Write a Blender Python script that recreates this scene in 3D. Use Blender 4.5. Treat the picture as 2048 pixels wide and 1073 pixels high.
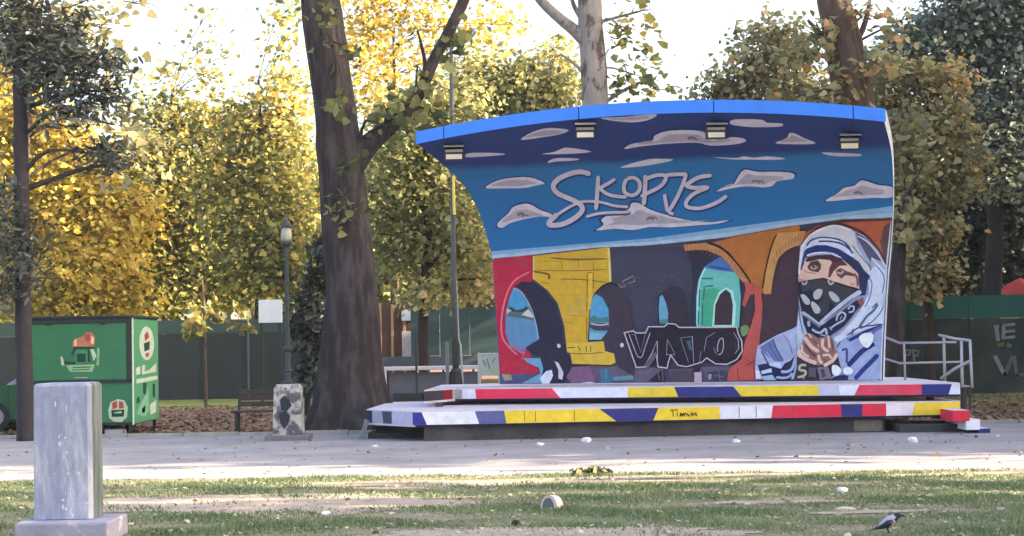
import bpy, bmesh, math, random
import numpy as np
from mathutils import Vector, Matrix
from mathutils.geometry import tessellate_polygon

for o in list(bpy.data.objects):
    bpy.data.objects.remove(o)
scene = bpy.context.scene
COL = scene.collection

# ------------------------------------------------------------------ camera
FPX, CX, CY = 3822.0, 1024.0, 536.5          # focal length in photo pixels (2048 wide)
EYE = Vector((0, 0, 1.6))
TH = math.atan(148.5 / FPX)
RO = math.radians(1.0)
Fv = Vector((0, math.cos(TH), math.sin(TH)))
U0 = Vector((0, -math.sin(TH), math.cos(TH)))
R0 = Vector((1, 0, 0))
Uv = U0 * math.cos(RO) + R0 * math.sin(RO)
Rv = R0 * math.cos(RO) - U0 * math.sin(RO)
cam = bpy.data.cameras.new('camera')
cam.sensor_width = 36.0
cam.lens = 36.0 * FPX / 2048.0
cam.clip_start = 0.1
cam.clip_end = 2000
camo = bpy.data.objects.new('camera', cam)
COL.objects.link(camo)
M = Matrix.Identity(4)
for i in range(3):
    M[i][0], M[i][1], M[i][2], M[i][3] = Rv[i], Uv[i], -Fv[i], EYE[i]
camo.matrix_world = M
scene.camera = camo

# ------------------------------------------------------------------ world, sun, exposure
SUN_EL, SUN_AZ = math.radians(22), math.radians(97)     # azimuth clockwise from +Y
world = bpy.data.worlds.new('World')
scene.world = world
world.use_nodes = True
wn = world.node_tree
bg = wn.nodes['Background']
sky = wn.nodes.new('ShaderNodeTexSky')
sky.sky_type = 'NISHITA'
sky.sun_disc = False
sky.sun_elevation = SUN_EL
sky.sun_rotation = SUN_AZ
sky.air_density = 1.0
sky.dust_density = 5.0
sky.ozone_density = 1.0
wn.links.new(sky.outputs[0], bg.inputs[0])
bg.inputs[1].default_value = 0.15
sl = bpy.data.lights.new('sun', 'SUN')
sl.energy = 5.0
sl.angle = math.radians(0.5)
sl.color = (1.0, 0.83, 0.60)
suno = bpy.data.objects.new('sun', sl)
COL.objects.link(suno)
sdir = Vector((math.sin(SUN_AZ) * math.cos(SUN_EL), math.cos(SUN_AZ) * math.cos(SUN_EL), math.sin(SUN_EL)))
suno.rotation_euler = sdir.to_track_quat('Z', 'Y').to_euler()
suno.location = sdir * 60
scene.view_settings.view_transform = 'Standard'
scene.view_settings.look = 'None'
scene.view_settings.exposure = 2.3
scene.view_settings.gamma = 1.0
scene.view_settings.use_curve_mapping = False

# ------------------------------------------------------------------ helpers
def P(px, py, Y):
    d = Fv + Rv * ((px - CX) / FPX) - Uv * ((py - CY) / FPX)
    return EYE + d * (Y / d.y)
def G(px, py, z=0.0):
    d = Fv + Rv * ((px - CX) / FPX) - Uv * ((py - CY) / FPX)
    return EYE + d * ((z - EYE.z) / d.z)
def mpp(D):
    return D / FPX

W = {}
def tag(o, label=None, cat=None, group=None, kind=None):
    if label: o['label'] = label
    if cat: o['category'] = cat
    if group: o['group'] = group
    if kind: o['kind'] = kind
    return o
def thing(name, label, cat, loc, group=None):
    o = bpy.data.objects.new(name, None)
    o.empty_display_size = 0.2
    COL.objects.link(o)
    o.location = loc
    W[o.name] = Vector(loc)
    return tag(o, label, cat, group)
def raw(name, verts, faces, mats, parent=None, loc=None, smooth=False, fmat=None):
    base = W[parent.name] if parent is not None else Vector(loc if loc is not None else (0, 0, 0))
    me = bpy.data.meshes.new(name)
    me.from_pydata([tuple(Vector(v) - base) for v in verts], [], faces)
    if not isinstance(mats, (list, tuple)): mats = [mats]
    for m in mats: me.materials.append(m)
    if fmat is not None: me.polygons.foreach_set('material_index', fmat)
    if smooth: me.polygons.foreach_set('use_smooth', [True] * len(me.polygons))
    me.update()
    o = bpy.data.objects.new(name, me)
    COL.objects.link(o)
    if parent is not None: o.parent = parent
    else: o.location = base
    W[o.name] = base
    return o
class MB:
    """collects shapes that make ONE object"""
    def __init__(s): s.v, s.f = [], []
    def add(s, v, f):
        n = len(s.v); s.v += [Vector(a) for a in v]; s.f += [tuple(i + n for i in q) for q in f]; return s
    def box(s, x0, x1, y0, y1, z0, z1, b=0.0):
        if b <= 0:
            v = [(x, y, z) for z in (z0, z1) for (x, y) in ((x0, y0), (x1, y0), (x1, y1), (x0, y1))]
            return s.add(v, [(0, 3, 2, 1), (4, 5, 6, 7), (0, 1, 5, 4), (1, 2, 6, 5), (2, 3, 7, 6), (3, 0, 4, 7)])
        bm = bmesh.new()
        r = bmesh.ops.create_cube(bm, size=1)
        for q in bm.verts:
            q.co = Vector(((x0 + x1) / 2 + q.co.x * (x1 - x0), (y0 + y1) / 2 + q.co.y * (y1 - y0), (z0 + z1) / 2 + q.co.z * (z1 - z0)))
        bmesh.ops.bevel(bm, geom=bm.edges[:], offset=b, segments=2, affect='EDGES', profile=0.5)
        bm.verts.index_update()
        s.add([q.co.copy() for q in bm.verts], [tuple(l.index for l in fc.verts) for fc in bm.faces]); bm.free(); return s
    def prism(s, poly, z0, z1):
        n = len(poly)
        v = [(p[0], p[1], z0) for p in poly] + [(p[0], p[1], z1) for p in poly]
        f = [tuple(range(n - 1, -1, -1)), tuple(range(n, 2 * n))] + [(i, (i + 1) % n, n + (i + 1) % n, n + i) for i in range(n)]
        return s.add(v, f)
    def extr(s, pts, d):
        """closed 3-D outline extruded by vector d"""
        n = len(pts); d = Vector(d)
        v = [Vector(p) for p in pts] + [Vector(p) + d for p in pts]
        f = [tuple(range(n - 1, -1, -1)), tuple(range(n, 2 * n))] + [(i, (i + 1) % n, n + (i + 1) % n, n + i) for i in range(n)]
        return s.add(v, f)
    def tube(s, pts, rad, n=8, caps=True):
        pts = [Vector(p) for p in pts]
        if not isinstance(rad, (list, tuple)): rad = [rad] * len(pts)
        vs, fs = [], []
        ref = None
        for i, p in enumerate(pts):
            t = (pts[min(i + 1, len(pts) - 1)] - pts[max(i - 1, 0)]).normalized()
            if ref is None:
                ref = Vector((1, 0, 0)) if abs(t.x) < 0.8 else Vector((0, 0, 1))
            a = (ref - t * ref.dot(t)).normalized(); b = t.cross(a); ref = a
            for k in range(n):
                w = 2 * math.pi * k / n
                vs.append(p + (a * math.cos(w) + b * math.sin(w)) * rad[i])
        for i in range(len(pts) - 1):
            for k in range(n):
                fs.append((i * n + k, i * n + (k + 1) % n, (i + 1) * n + (k + 1) % n, (i + 1) * n + k))
        if caps:
            fs.append(tuple(range(n - 1, -1, -1))); fs.append(tuple(range((len(pts) - 1) * n, len(pts) * n)))
        return s.add(vs, fs)
    def lathe(s, c, prof, n=16):
        c = Vector(c)
        vs = [c + Vector((r * math.cos(2 * math.pi * k / n), r * math.sin(2 * math.pi * k / n), z)) for (r, z) in prof for k in range(n)]
        m = len(prof)
        fs = [(i * n + k, i * n + (k + 1) % n, (i + 1) * n + (k + 1) % n, (i + 1) * n + k) for i in range(m - 1) for k in range(n)]
        fs += [tuple(range(n - 1, -1, -1)), tuple(range((m - 1) * n, m * n))]
        return s.add(vs, fs)
    def ico(s, c, r, sub=2, jit=0.0, seed=0):
        bm = bmesh.new(); bmesh.ops.create_icosphere(bm, subdivisions=sub, radius=1)
        rg = random.Random(seed); r = r if isinstance(r, (list, tuple)) else (r, r, r)
        for q in bm.verts:
            k = 1 + rg.uniform(-jit, jit)
            q.co = Vector((q.co.x * r[0] * k + c[0], q.co.y * r[1] * k + c[1], q.co.z * r[2] * k + c[2]))
        bm.verts.index_update()
        s.add([q.co.copy() for q in bm.verts], [tuple(l.index for l in fc.verts) for fc in bm.faces]); bm.free(); return s
    def build(s, name, m, parent=None, loc=None, smooth=False):
        return raw(name, s.v, s.f, m, parent, loc, smooth)

def lin(c):
    c = c / 255.0
    return c / 12.92 if c <= 0.04045 else ((c + 0.055) / 1.055) ** 2.4
GAIN = 1.18
def alb(rgb, k=1.0):
    """surface colour from the colour it shows in open shade (bluish light)"""
    t = (1.10, 1.0, 0.86)
    return tuple(min(0.86, max(0.008, lin(c) * GAIN * k * w)) for c, w in zip(rgb, t))

MATS = {}
def mat(name, col, rough=0.7, var=0.15, scale=6.0, bump=0.0, bscale=40.0, spec=0.3, metal=0.0, stretch=None, col2=None, mix=(0.45, 0.6), nscale=3.0):
    """principled paint/stone/metal with mottling; col2 = second colour in patches"""
    if name in MATS: return MATS[name]
    m = bpy.data.materials.new(name); m.use_nodes = True
    nt = m.node_tree; b = nt.nodes['Principled BSDF']
    b.inputs['Roughness'].default_value = rough
    b.inputs['Metallic'].default_value = metal
    b.inputs['Specular IOR Level'].default_value = spec
    tc = nt.nodes.new('ShaderNodeTexCoord')
    vec = tc.outputs['Object']
    if stretch:
        mp = nt.nodes.new('ShaderNodeMapping'); mp.inputs['Scale'].default_value = stretch
        nt.links.new(vec, mp.inputs[0]); vec = mp.outputs[0]
    n1 = nt.nodes.new('ShaderNodeTexNoise'); n1.inputs['Scale'].default_value = scale; n1.inputs['Detail'].default_value = 6; n1.inputs['Roughness'].default_value = 0.65
    nt.links.new(vec, n1.inputs['Vector'])
    mr = nt.nodes.new('ShaderNodeMapRange'); mr.inputs[1].default_value = 0.25; mr.inputs[2].default_value = 0.75
    mr.inputs[3].default_value = 1 - var; mr.inputs[4].default_value = 1 + var
    nt.links.new(n1.outputs[0], mr.inputs[0])
    base = nt.nodes.new('ShaderNodeRGB'); base.outputs[0].default_value = (*col, 1)
    src = base.outputs[0]
    if col2 is not None:
        n2 = nt.nodes.new('ShaderNodeTexNoise'); n2.inputs['Scale'].default_value = nscale; n2.inputs['Detail'].default_value = 8; n2.inputs['Roughness'].default_value = 0.6
        nt.links.new(vec, n2.inputs['Vector'])
        r2 = nt.nodes.new('ShaderNodeMapRange'); r2.inputs[1].default_value = mix[0]; r2.inputs[2].default_value = mix[1]
        nt.links.new(n2.outputs[0], r2.inputs[0])
        mx = nt.nodes.new('ShaderNodeMix'); mx.data_type = 'RGBA'
        mx.inputs[6].default_value = (*col, 1); mx.inputs[7].default_value = (*col2, 1)
        nt.links.new(r2.outputs[0], mx.inputs[0]); src = mx.outputs[2]
    mul = nt.nodes.new('ShaderNodeVectorMath'); mul.operation = 'SCALE'
    nt.links.new(src, mul.inputs[0]); nt.links.new(mr.outputs[0], mul.inputs['Scale'])
    nt.links.new(mul.outputs[0], b.inputs['Base Color'])
    if bump > 0:
        n3 = nt.nodes.new('ShaderNodeTexNoise'); n3.inputs['Scale'].default_value = bscale; n3.inputs['Detail'].default_value = 5
        nt.links.new(vec, n3.inputs['Vector'])
        bp = nt.nodes.new('ShaderNodeBump'); bp.inputs['Strength'].default_value = bump; bp.inputs['Distance'].default_value = 0.02
        nt.links.new(n3.outputs[0], bp.inputs['Height']); nt.links.new(bp.outputs[0], b.inputs['Normal'])
    MATS[name] = m
    return m
def paint(rgb, k=1.0):
    a_ = alb(rgb, k); g_ = sum(a_) / 3
    worn = tuple(0.74 * c + 0.26 * (0.55 * g_ + 0.06) for c in a_)
    return mat('paint_%d_%d_%d_%d' % (*rgb, int(k * 100)), a_, rough=0.65, var=0.16, scale=7.0, spec=0.25, bump=0.25, bscale=35, col2=worn, nscale=2.6, mix=(0.54, 0.76))

def leafmat(name, ramp, trans=0.35):
    m = bpy.data.materials.new(name); m.use_nodes = True
    nt = m.node_tree; nt.nodes.clear()
    out = nt.nodes.new('ShaderNodeOutputMaterial')
    at = nt.nodes.new('ShaderNodeAttribute'); at.attribute_name = 'lv'
    cr = nt.nodes.new('ShaderNodeValToRGB')
    els = cr.color_ramp.elements
    while len(els) < len(ramp): els.new(0.5)
    for e, (p, c) in zip(els, ramp): e.position = p; e.color = (*c, 1)
    nt.links.new(at.outputs['Fac'], cr.inputs[0])
    pb = nt.nodes.new('ShaderNodeBsdfPrincipled'); pb.inputs['Roughness'].default_value = 0.55; pb.inputs['Specular IOR Level'].default_value = 0.35
    tr = nt.nodes.new('ShaderNodeBsdfTranslucent')
    nt.links.new(cr.outputs[0], pb.inputs['Base Color']); nt.links.new(cr.outputs[0], tr.inputs[0])
    mx = nt.nodes.new('ShaderNodeMixShader'); mx.inputs[0].default_value = trans
    nt.links.new(pb.outputs[0], mx.inputs[1]); nt.links.new(tr.outputs[0], mx.inputs[2])
    nt.links.new(mx.outputs[0], out.inputs[0])
    return m

LEAF = np.array([(0, 0, 0), (-0.50, 0.28, 0.10), (-0.36, 0.62, 0.02), (0, 1.0, -0.10), (0.36, 0.62, 0.02), (0.50, 0.28, 0.10)])
LTRI = np.array([(0, 2, 1), (0, 3, 2), (0, 4, 3), (0, 5, 4)])
def leaf_cloud(name, pts, size, vals, m, parent, seed, flat=0.5, template=LEAF, tris=LTRI, loc=None, nbase=None):
    """one mesh of lobed leaves, one per point"""
    rg = np.random.default_rng(seed)
    n = len(pts); nv = len(template); ntri = len(tris)
    th = rg.uniform(0, 2 * np.pi, n)
    nz = rg.normal(0, 1, (n, 3)); nz[:, 2] = np.abs(nz[:, 2]) + flat
    if nbase is not None: nz = nz * 0.75 + nbase
    nz /= np.linalg.norm(nz, axis=1)[:, None]
    a = np.stack([np.cos(th), np.sin(th), rg.uniform(-0.9, 0.1, n)], 1)
    a -= nz * np.sum(a * nz, 1)[:, None]; a /= np.linalg.norm(a, axis=1)[:, None]
    b = np.cross(a, nz)
    s = size * np.clip(np.exp(rg.normal(-0.03, 0.32, n)), 0.4, 1.8)
    T = template.copy()
    co = (pts[:, None, :] + s[:, None, None] * (T[None, :, 0:1] * b[:, None, :] + (T[None, :, 1:2] - 0.5) * a[:, None, :] + T[None, :, 2:3] * nz[:, None, :]))
    base = np.array(W[parent.name]) if parent is not None else np.array(loc if loc is not None else (0, 0, 0))
    co = (co - base).reshape(-1, 3).astype(np.float32)
    idx = (np.arange(n)[:, None, None] * nv + tris[None]).reshape(-1).astype(np.int32)
    me = bpy.data.meshes.new(name)
    me.vertices.add(n * nv); me.vertices.foreach_set('co', co.ravel())
    me.loops.add(len(idx)); me.loops.foreach_set('vertex_index', idx)
    nf = n * ntri
    me.polygons.add(nf)
    me.polygons.foreach_set('loop_start', np.arange(0, nf * 3, 3, dtype=np.int32))
    me.update(calc_edges=True)
    at = me.attributes.new('lv', 'FLOAT', 'POINT')
    at.data.foreach_set('value', np.repeat(vals, nv).astype(np.float32))
    me.materials.append(m)
    o = bpy.data.objects.new(name, me); COL.objects.link(o)
    if parent is not None: o.parent = parent
    else: o.location = base
    W[o.name] = Vector(base)
    return o
DENS = 3.0
def clump_points(clumps, per_m2, seed, sig=0.30, per=16):
    """leaf points gathered in small sprays inside ellipsoids (cx,cy,cz,rx,ry,rz,bias)"""
    rg = np.random.default_rng(seed); P_, V_, N_ = [], [], []
    for (cx, cy, cz, rx, ry, rz, bias, *dn) in clumps:
        n = max(6, int((dn[0] if dn else 1.0) * DENS * per_m2 * math.pi * rx * rz))
        ns = max(2, n // per)
        d = rg.normal(0, 1, (ns, 3)); d /= np.linalg.norm(d, axis=1)[:, None]
        rr = rg.uniform(0.1, 1, ns) ** 0.45
        sc = np.array((cx, cy, cz)) + d * rr[:, None] * np.array((rx, ry, rz))
        sv = rg.normal(0, 0.16, ns)
        sn = rg.normal(0, 1, (ns, 3)); sn[:, 2] += 0.5; sn /= np.linalg.norm(sn, axis=1)[:, None]; sn += 0.6 * d
        k = rg.integers(0, ns, n)
        p = sc[k] + rg.normal(0, 1, (n, 3)) * sig * np.array((1, 1, 0.75))
        N_.append(sn[k]); P_.append(p); V_.append(np.clip(0.5 + bias + sv[k] + rg.normal(0, 0.20, n), 0, 1))
    return np.concatenate(P_), np.concatenate(V_), np.concatenate(N_)
def K(px, py, rx, ry, D, bias=0.0, dens=1.0):
    c = P(px, py, D); s = mpp(D)
    return (c.x, c.y, c.z, rx * s, 0.8 * 0.5 * (rx + ry) * s, ry * s, bias, dens)
def smooth_path(pts, n=6):
    pts = [Vector(p) for p in pts]; out = []
    for i in range(len(pts) - 1):
        p0, p1, p2, p3 = pts[max(i - 1, 0)], pts[i], pts[i + 1], pts[min(i + 2, len(pts) - 1)]
        for k in range(n):
            t = k / n
            out.append(0.5 * ((2 * p1) + (p2 - p0) * t + (2 * p0 - 5 * p1 + 4 * p2 - p3) * t * t + (3 * p1 - p0 - 3 * p2 + p3) * t ** 3))
    out.append(pts[-1]); return out
def lerp_list(v, n=6):
    out = []
    for i in range(len(v) - 1):
        for k in range(n): out.append(v[i] + (v[i + 1] - v[i]) * k / n)
    out.append(v[-1]); return out
# ------------------------------------------------------------------ ground
m_dirt = mat('leaf_litter_soil', (0.155, 0.098, 0.066), 0.95, 0.35, 3.0, 0.8, 22, 0.1, col2=(0.20, 0.115, 0.07), nscale=5, mix=(0.4, 0.65))
m_asph = mat('worn_asphalt', (0.335, 0.305, 0.305), 0.9, 0.16, 1.2, 0.5, 60, 0.2, col2=(0.27, 0.245, 0.25), nscale=0.7, mix=(0.4, 0.62))
m_lawn = mat('lawn_soil', (0.15, 0.165, 0.085), 0.95, 0.30, 9.0, 0.9, 30, 0.1, col2=(0.26, 0.22, 0.155), nscale=1.1, mix=(0.44, 0.60), stretch=(0.55, 1.6, 1))
m_bare = mat('trodden_earth', (0.40, 0.315, 0.255), 0.95, 0.2, 8.0, 0.6, 40, 0.1, col2=(0.32, 0.26, 0.205), nscale=3)
m_kerb = mat('kerb_stone', (0.33, 0.31, 0.29), 0.9, 0.25, 4.0, 0.4, 30)
S = 400
gs = raw('ground', [(-S, -60, 0), (S, -60, 0), (S, 700, 0), (-S, 700, 0)], [(0, 1, 2, 3)], m_dirt); tag(gs, 'brown leaf-littered soil under the park trees', 'ground', kind='structure')
def yn(x): return 23.05 - 0.09 * x          # lawn / path edge
def yf(x): return 34.45 - 0.03 * x          # path / soil edge
rg = random.Random(4)
xs = [-60 + i * 0.25 for i in range(481)]
v, f = [], []
for x in xs:
    j = rg.uniform(-0.10, 0.10)
    v += [(x, yn(x) + j, 0.004), (x, yf(x), 0.004)]
for i in range(len(xs) - 1): f.append((2 * i, 2 * i + 2, 2 * i + 3, 2 * i + 1))
o = raw('path', v, f, m_asph); tag(o, 'pale worn asphalt path in front of the stage', 'path', kind='structure')
o = raw('lawn', [(-60, -40, 0.0025), (60, -40, 0.0025), (60, yn(60) + 0.3, 0.0025), (-60, yn(-60) + 0.3, 0.0025)], [(0, 1, 2, 3)], m_lawn); tag(o, 'patchy green lawn in the foreground', 'lawn', kind='structure')
b = MB()
for x0 in range(-40, 40, 1):
    b.box(x0 + 0.01, x0 + 0.99, yf(x0) - 0.02, yf(x0) + 0.13, 0.0, 0.055 + 0.015 * rg.random())
o = b.build('kerb', m_kerb); tag(o, 'low worn kerb along the far side of the path', 'kerb', kind='structure')
# far grass strip in front of the fences
m_gstrip = mat('bright_grass_strip', (0.16, 0.20, 0.055), 0.95, 0.3, 3.0, 0.8, 20, 0.1, col2=(0.22, 0.21, 0.08), nscale=0.8)  # brighter green than the foreground lawn
o = raw('grass_strip', [(-60, 50.5, 0.004), (4, 50, 0.004), (7, 43.5, 0.004), (60, 43, 0.004), (60, 75, 0.004), (-60, 75, 0.004)], [(0, 1, 2, 3, 4, 5)], m_gstrip)
tag(o, 'narrow grass strip at the foot of the green fences', 'grass', kind='structure')
# bare patches in the lawn
def patch(cx, cy, rx, ry, seed):
    r = random.Random(seed); n = 60
    ph = [r.uniform(0, 6.28) for _ in range(5)]
    pts = []
    for i in range(n):
        a = 2 * math.pi * i / n
        k = 1 + 0.18 * math.sin(2 * a + ph[0]) + 0.12 * math.sin(5 * a + ph[1]) + 0.08 * math.sin(11 * a + ph[2]) + r.uniform(-.06, .06)
        pts.append((cx + rx * k * math.cos(a), cy + ry * k * math.sin(a), 0.0065))
    return pts
PATCH = [(-2.55, 19.5, 2.2, 1.25), (-0.6, 21.9, 2.0, 0.50), (0.35, 16.0, 1.5, 0.55), (1.9, 22.3, 1.5, 0.30), (4.9, 21.9, 0.9, 0.22), (3.2, 17.4, 0.6, 0.14), (2.6, 18.6, 0.7, 0.20)]
for i, (cx, cy, rx, ry) in enumerate(PATCH):
    pts = patch(cx, cy, rx, ry, 10 + i)
    pts = [(x, y, z + i * 0.0006) for x, y, z in pts]
    o = raw('bare_patch', pts, [tuple(range(len(pts)))], m_bare); tag(o, 'patch of bare trodden earth in the lawn', 'soil', kind='structure')
# grass blades
rgn = np.random.default_rng(3)
N = 150000
yy = rgn.uniform(14.6, 23.3, N); xx = rgn.uniform(-1, 1, N) * (yy * 0.285 + 0.3)
keep = np.ones(N, bool)
cl = np.sin(xx * 1.7 + 1.3 * np.sin(yy * 2.1)) + np.sin(yy * 3.9 + 2 * np.sin(xx * 1.1)) + 0.8 * np.sin(xx * 5.3 + yy * 4.1)
keep &= rgn.uniform(0, 1, N) < np.clip(0.55 + 0.30 * cl, 0.10, 1)
for (cx, cy, rx, ry) in PATCH:
    q = ((xx - cx) / rx) ** 2 + ((yy - cy) / ry) ** 2
    keep &= ~((q < 1.0) & (rgn.uniform(0, 1, N) < 0.97 - 0.75 * np.clip(q - 0.35 + 0.12 * cl, 0, 1)))
keep &= yy < yn(xx) + 0.06
keep &= ~((xx > -4.09) & (xx < -3.34) & (yy < 16.54) & (yy > 15.755))
xx, yy, cl = xx[keep], yy[keep], cl[keep]; n = len(xx)
h = rgn.uniform(0.012, 0.040, n) * (1 + 0.25 * cl.clip(-1, 1.5)); w = rgn.uniform(0.007, 0.013, n)
a = rgn.uniform(0, 2 * np.pi, n); ln = rgn.uniform(-0.7, 0.7, (n, 2)) * h[:, None]
p = np.stack([xx, yy, np.full(n, 0.002)], 1); dx = np.stack([np.cos(a) * w, np.sin(a) * w * 0.4, np.zeros(n)], 1)
tip = p + np.stack([ln[:, 0], ln[:, 1], h], 1)
co = np.stack([p - dx, p + dx, tip], 1).reshape(-1, 3).astype(np.float32)
me = bpy.data.meshes.new('grass')
me.vertices.add(3 * n); me.vertices.foreach_set('co', co.ravel())
me.loops.add(3 * n); me.loops.foreach_set('vertex_index', np.arange(3 * n, dtype=np.int32))
me.polygons.add(n); me.polygons.foreach_set('loop_start', np.arange(0, 3 * n, 3, dtype=np.int32)); me.update(calc_edges=True)
at = me.attributes.new('lv', 'FLOAT', 'POINT'); at.data.foreach_set('value', np.repeat(np.clip(0.5 - 0.12 * cl + rgn.normal(0, 0.17, n), 0, 1), 3).astype(np.float32))
me.materials.append(leafmat('grass_blade', [(0.0, (0.10, 0.15, 0.065)), (0.45, (0.18, 0.225, 0.105)), (0.75, (0.29, 0.285, 0.16)), (1.0, (0.40, 0.35, 0.23))], 0.25))
go = bpy.data.objects.new('grass', me); COL.objects.link(go); tag(go, 'short grass blades of the foreground lawn', 'grass', kind='stuff')

# ------------------------------------------------------------------ the stage
STG = thing('stage', 'open-air stage with curved blue mural wall and painted platforms', 'stage', (2.6, 33.5, 0))
A = math.radians(18)
COSA = math.cos(A)
DL, DR = 35.5, 33.3
LE = [(1000, 769, 0), (996, 700, .01), (992, 640, .03), (988, 575, .07), (983, 512, .15), (967.6, 451, .42), (949, 405, .74), (921, 362, 1.15), (890.7, 334.5, 1.62), (862, 310, 2.05), (834, 287, 2.5)]
RE = [(1766, 775), (1766, 756), (1769, 658), (1775, 560), (1784, 463), (1787, 390), (1785, 328), (1780, 285), (1772, 258), (1768, 240), (1766, 200)]
RE_y = np.array([q[1] for q in RE][::-1]); RE_x = np.array([q[0] for q in RE][::-1])
st = []
for (px, py, of) in LE:
    L = P(px, py, DL - of * COSA)
    YR = DR - of * COSA
    y = 500.0
    for _ in range(12):                       # right edge: same height, own outline
        x = float(np.interp(y, RE_y, RE_x)); q = P(x, y, YR)
        y += (q.z - L.z) / mpp(YR)
    st.append((L, P(float(np.interp(y, RE_y, RE_x)), y, YR), of))
Ls = smooth_path([s[0] for s in st], 8); Rs = smooth_path([s[1] for s in st], 8); Os = lerp_list([s[2] for s in st], 8)
nS = len(Ls)
LA = np.array([tuple(q) for q in Ls]); RA = np.array([tuple(q) for q in Rs]); OA = np.array(Os)
seg = np.concatenate([[0], np.cumsum(np.linalg.norm(np.diff(LA, axis=0), axis=1))]); VA = seg / seg[-1]
_mid = P(1330, 227, (DL + DR) / 2 - 2.5 * COSA)
RISE = _mid.z - 0.5 * (LA[-1, 2] + RA[-1, 2])
def surf(u, v):
    u = np.asarray(u, float); v = np.asarray(v, float)
    L = np.stack([np.interp(v, VA, LA[:, k]) for k in range(3)], -1)
    R = np.stack([np.interp(v, VA, RA[:, k]) for k in range(3)], -1)
    of = np.interp(v, VA, OA)
    p = L + (R - L) * u[..., None]
    p[..., 2] += RISE * (of / 2.5) * 4 * u * (1 - u)
    return p
Fn, Rn, Un, En = [np.array(tuple(q)) for q in (Fv, Rv, Uv, EYE)]
def proj(p):
    d = p - En
    w = d @ Fn
    return np.stack([CX + FPX * (d @ Rn) / w, CY - FPX * (d @ Un) / w], -1)
def to_uv(pix):
    pix = np.asarray(pix, float)
    u = np.clip((pix[:, 0] - 990) / 790, 0, 1); v = np.clip((769 - pix[:, 1]) / 520, 0, 1)
    e = 1e-3
    for _ in range(14):
        q = proj(surf(u, v)); du = (proj(surf(u + e, v)) - q) / e
        vv = np.where(v > 0.99, -e, e)
        dv = (proj(surf(u, v + vv)) - q) / vv[:, None]
        r = pix - q
        det = du[:, 0] * dv[:, 1] - du[:, 1] * dv[:, 0]
        det = np.where(np.abs(det) < 1e-6, 1e-6, det)
        su = (r[:, 0] * dv[:, 1] - r[:, 1] * dv[:, 0]) / det
        sv = (du[:, 0] * r[:, 1] - du[:, 1] * r[:, 0]) / det
        u = np.clip(u + 0.9 * su, 0.001, 0.999); v = np.clip(v + 0.9 * sv, 0.001, 0.999)
    return u, v
def normal(u, v):
    e = 2e-3
    a_ = surf(np.clip(u + e, 0, 1), v) - surf(np.clip(u - e, 0, 1), v); b_ = surf(u, np.clip(v + e, 0, 1)) - surf(u, np.clip(v - e, 0, 1))
    n_ = np.cross(a_, b_); n_ /= np.linalg.norm(n_, axis=-1)[..., None]
    return n_              # a x b points at the viewer
NU, NV = 48, 80
uu, vv = np.meshgrid(np.linspace(0, 1, NU + 1), np.interp(np.linspace(0, nS - 1, NV + 1), np.arange(nS), VA))
Pf = surf(uu, vv); Nf = normal(uu, vv)
if Nf[0, 0, 1] > 0: NSIGN = -1.0
else: NSIGN = 1.0
Pb = Pf - NSIGN * Nf * 0.20
# wall paint: navy upper sky over teal, as the mural has it
m_wall = bpy.data.materials.new('mural_sky_paint'); m_wall.use_nodes = True
nt = m_wall.node_tree; b_ = nt.nodes['Principled BSDF']; b_.inputs['Roughness'].default_value = 0.6; b_.inputs['Specular IOR Level'].default_value = 0.3
tc = nt.nodes.new('ShaderNodeTexCoord'); sx = nt.nodes.new('ShaderNodeSeparateXYZ'); nt.links.new(tc.outputs['Object'], sx.inputs[0])
nz = nt.nodes.new('ShaderNodeTexNoise'); nz.inputs['Scale'].default_value = 1.5; nz.inputs['Detail'].default_value = 6; nt.links.new(tc.outputs['Object'], nz.inputs['Vector'])
ma = nt.nodes.new('ShaderNodeMath'); ma.operation = 'MULTIPLY_ADD'; ma.inputs[1].default_value = 0.10; nt.links.new(nz.outputs[0], ma.inputs[0]); nt.links.new(sx.outputs[2], ma.inputs[2])
mr = nt.nodes.new('ShaderNodeMapRange'); mr.inputs[1].default_value = 2.7; mr.inputs[2].default_value = 5.7; nt.links.new(ma.outputs[0], mr.inputs[0])
cr = nt.nodes.new('ShaderNodeValToRGB'); e = cr.color_ramp.elements
zb = (P(1330, 318, 33.0).z + 0.05 - 2.7) / 3.0
e[0].position = 0.0; e[0].color = (*alb((30, 104, 166), 1.15), 1); e[1].position = 1.0; e[1].color = (*alb((32, 54, 116), 1.2), 1)
for pos, c in ((zb - 0.25, (24, 92, 152)), (zb - 0.02, (32, 96, 150)), (zb + 0.02, (30, 54, 116))):
    k = e.new(pos); k.color = (*alb(c, 1.3 if c[1] > 60 else 1.05), 1)
nt.links.new(mr.outputs[0], cr.inputs[0]); nt.links.new(cr.outputs[0], b_.inputs['Base Color'])
m_back = mat('bare_render', (0.35, 0.34, 0.33), 0.9, 0.2)
v = [tuple(q) for q in Pf.reshape(-1, 3)] + [tuple(q) for q in Pb.reshape(-1, 3)]
off = (NU + 1) * (NV + 1); f, fm = [], []
I = lambda i, j: j * (NU + 1) + i
for j in range(NV):
    for i in range(NU):
        f.append((I(i, j), I(i + 1, j), I(i + 1, j + 1), I(i, j + 1))); fm.append(0)
        f.append((off + I(i, j), off + I(i, j + 1), off + I(i + 1, j + 1), off + I(i + 1, j))); fm.append(1)
    f.append((I(0, j), I(0, j + 1), off + I(0, j + 1), off + I(0, j))); fm.append(2)
    f.append((I(NU, j), off + I(NU, j), off + I(NU, j + 1), I(NU, j + 1))); fm.append(2)
for i in range(NU):
    f.append((I(i, NV), I(i + 1, NV), off + I(i + 1, NV), off + I(i, NV))); fm.append(1)
    f.append((I(i, 0), off + I(i, 0), off + I(i + 1, 0), I(i + 1, 0))); fm.append(1)
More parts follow.
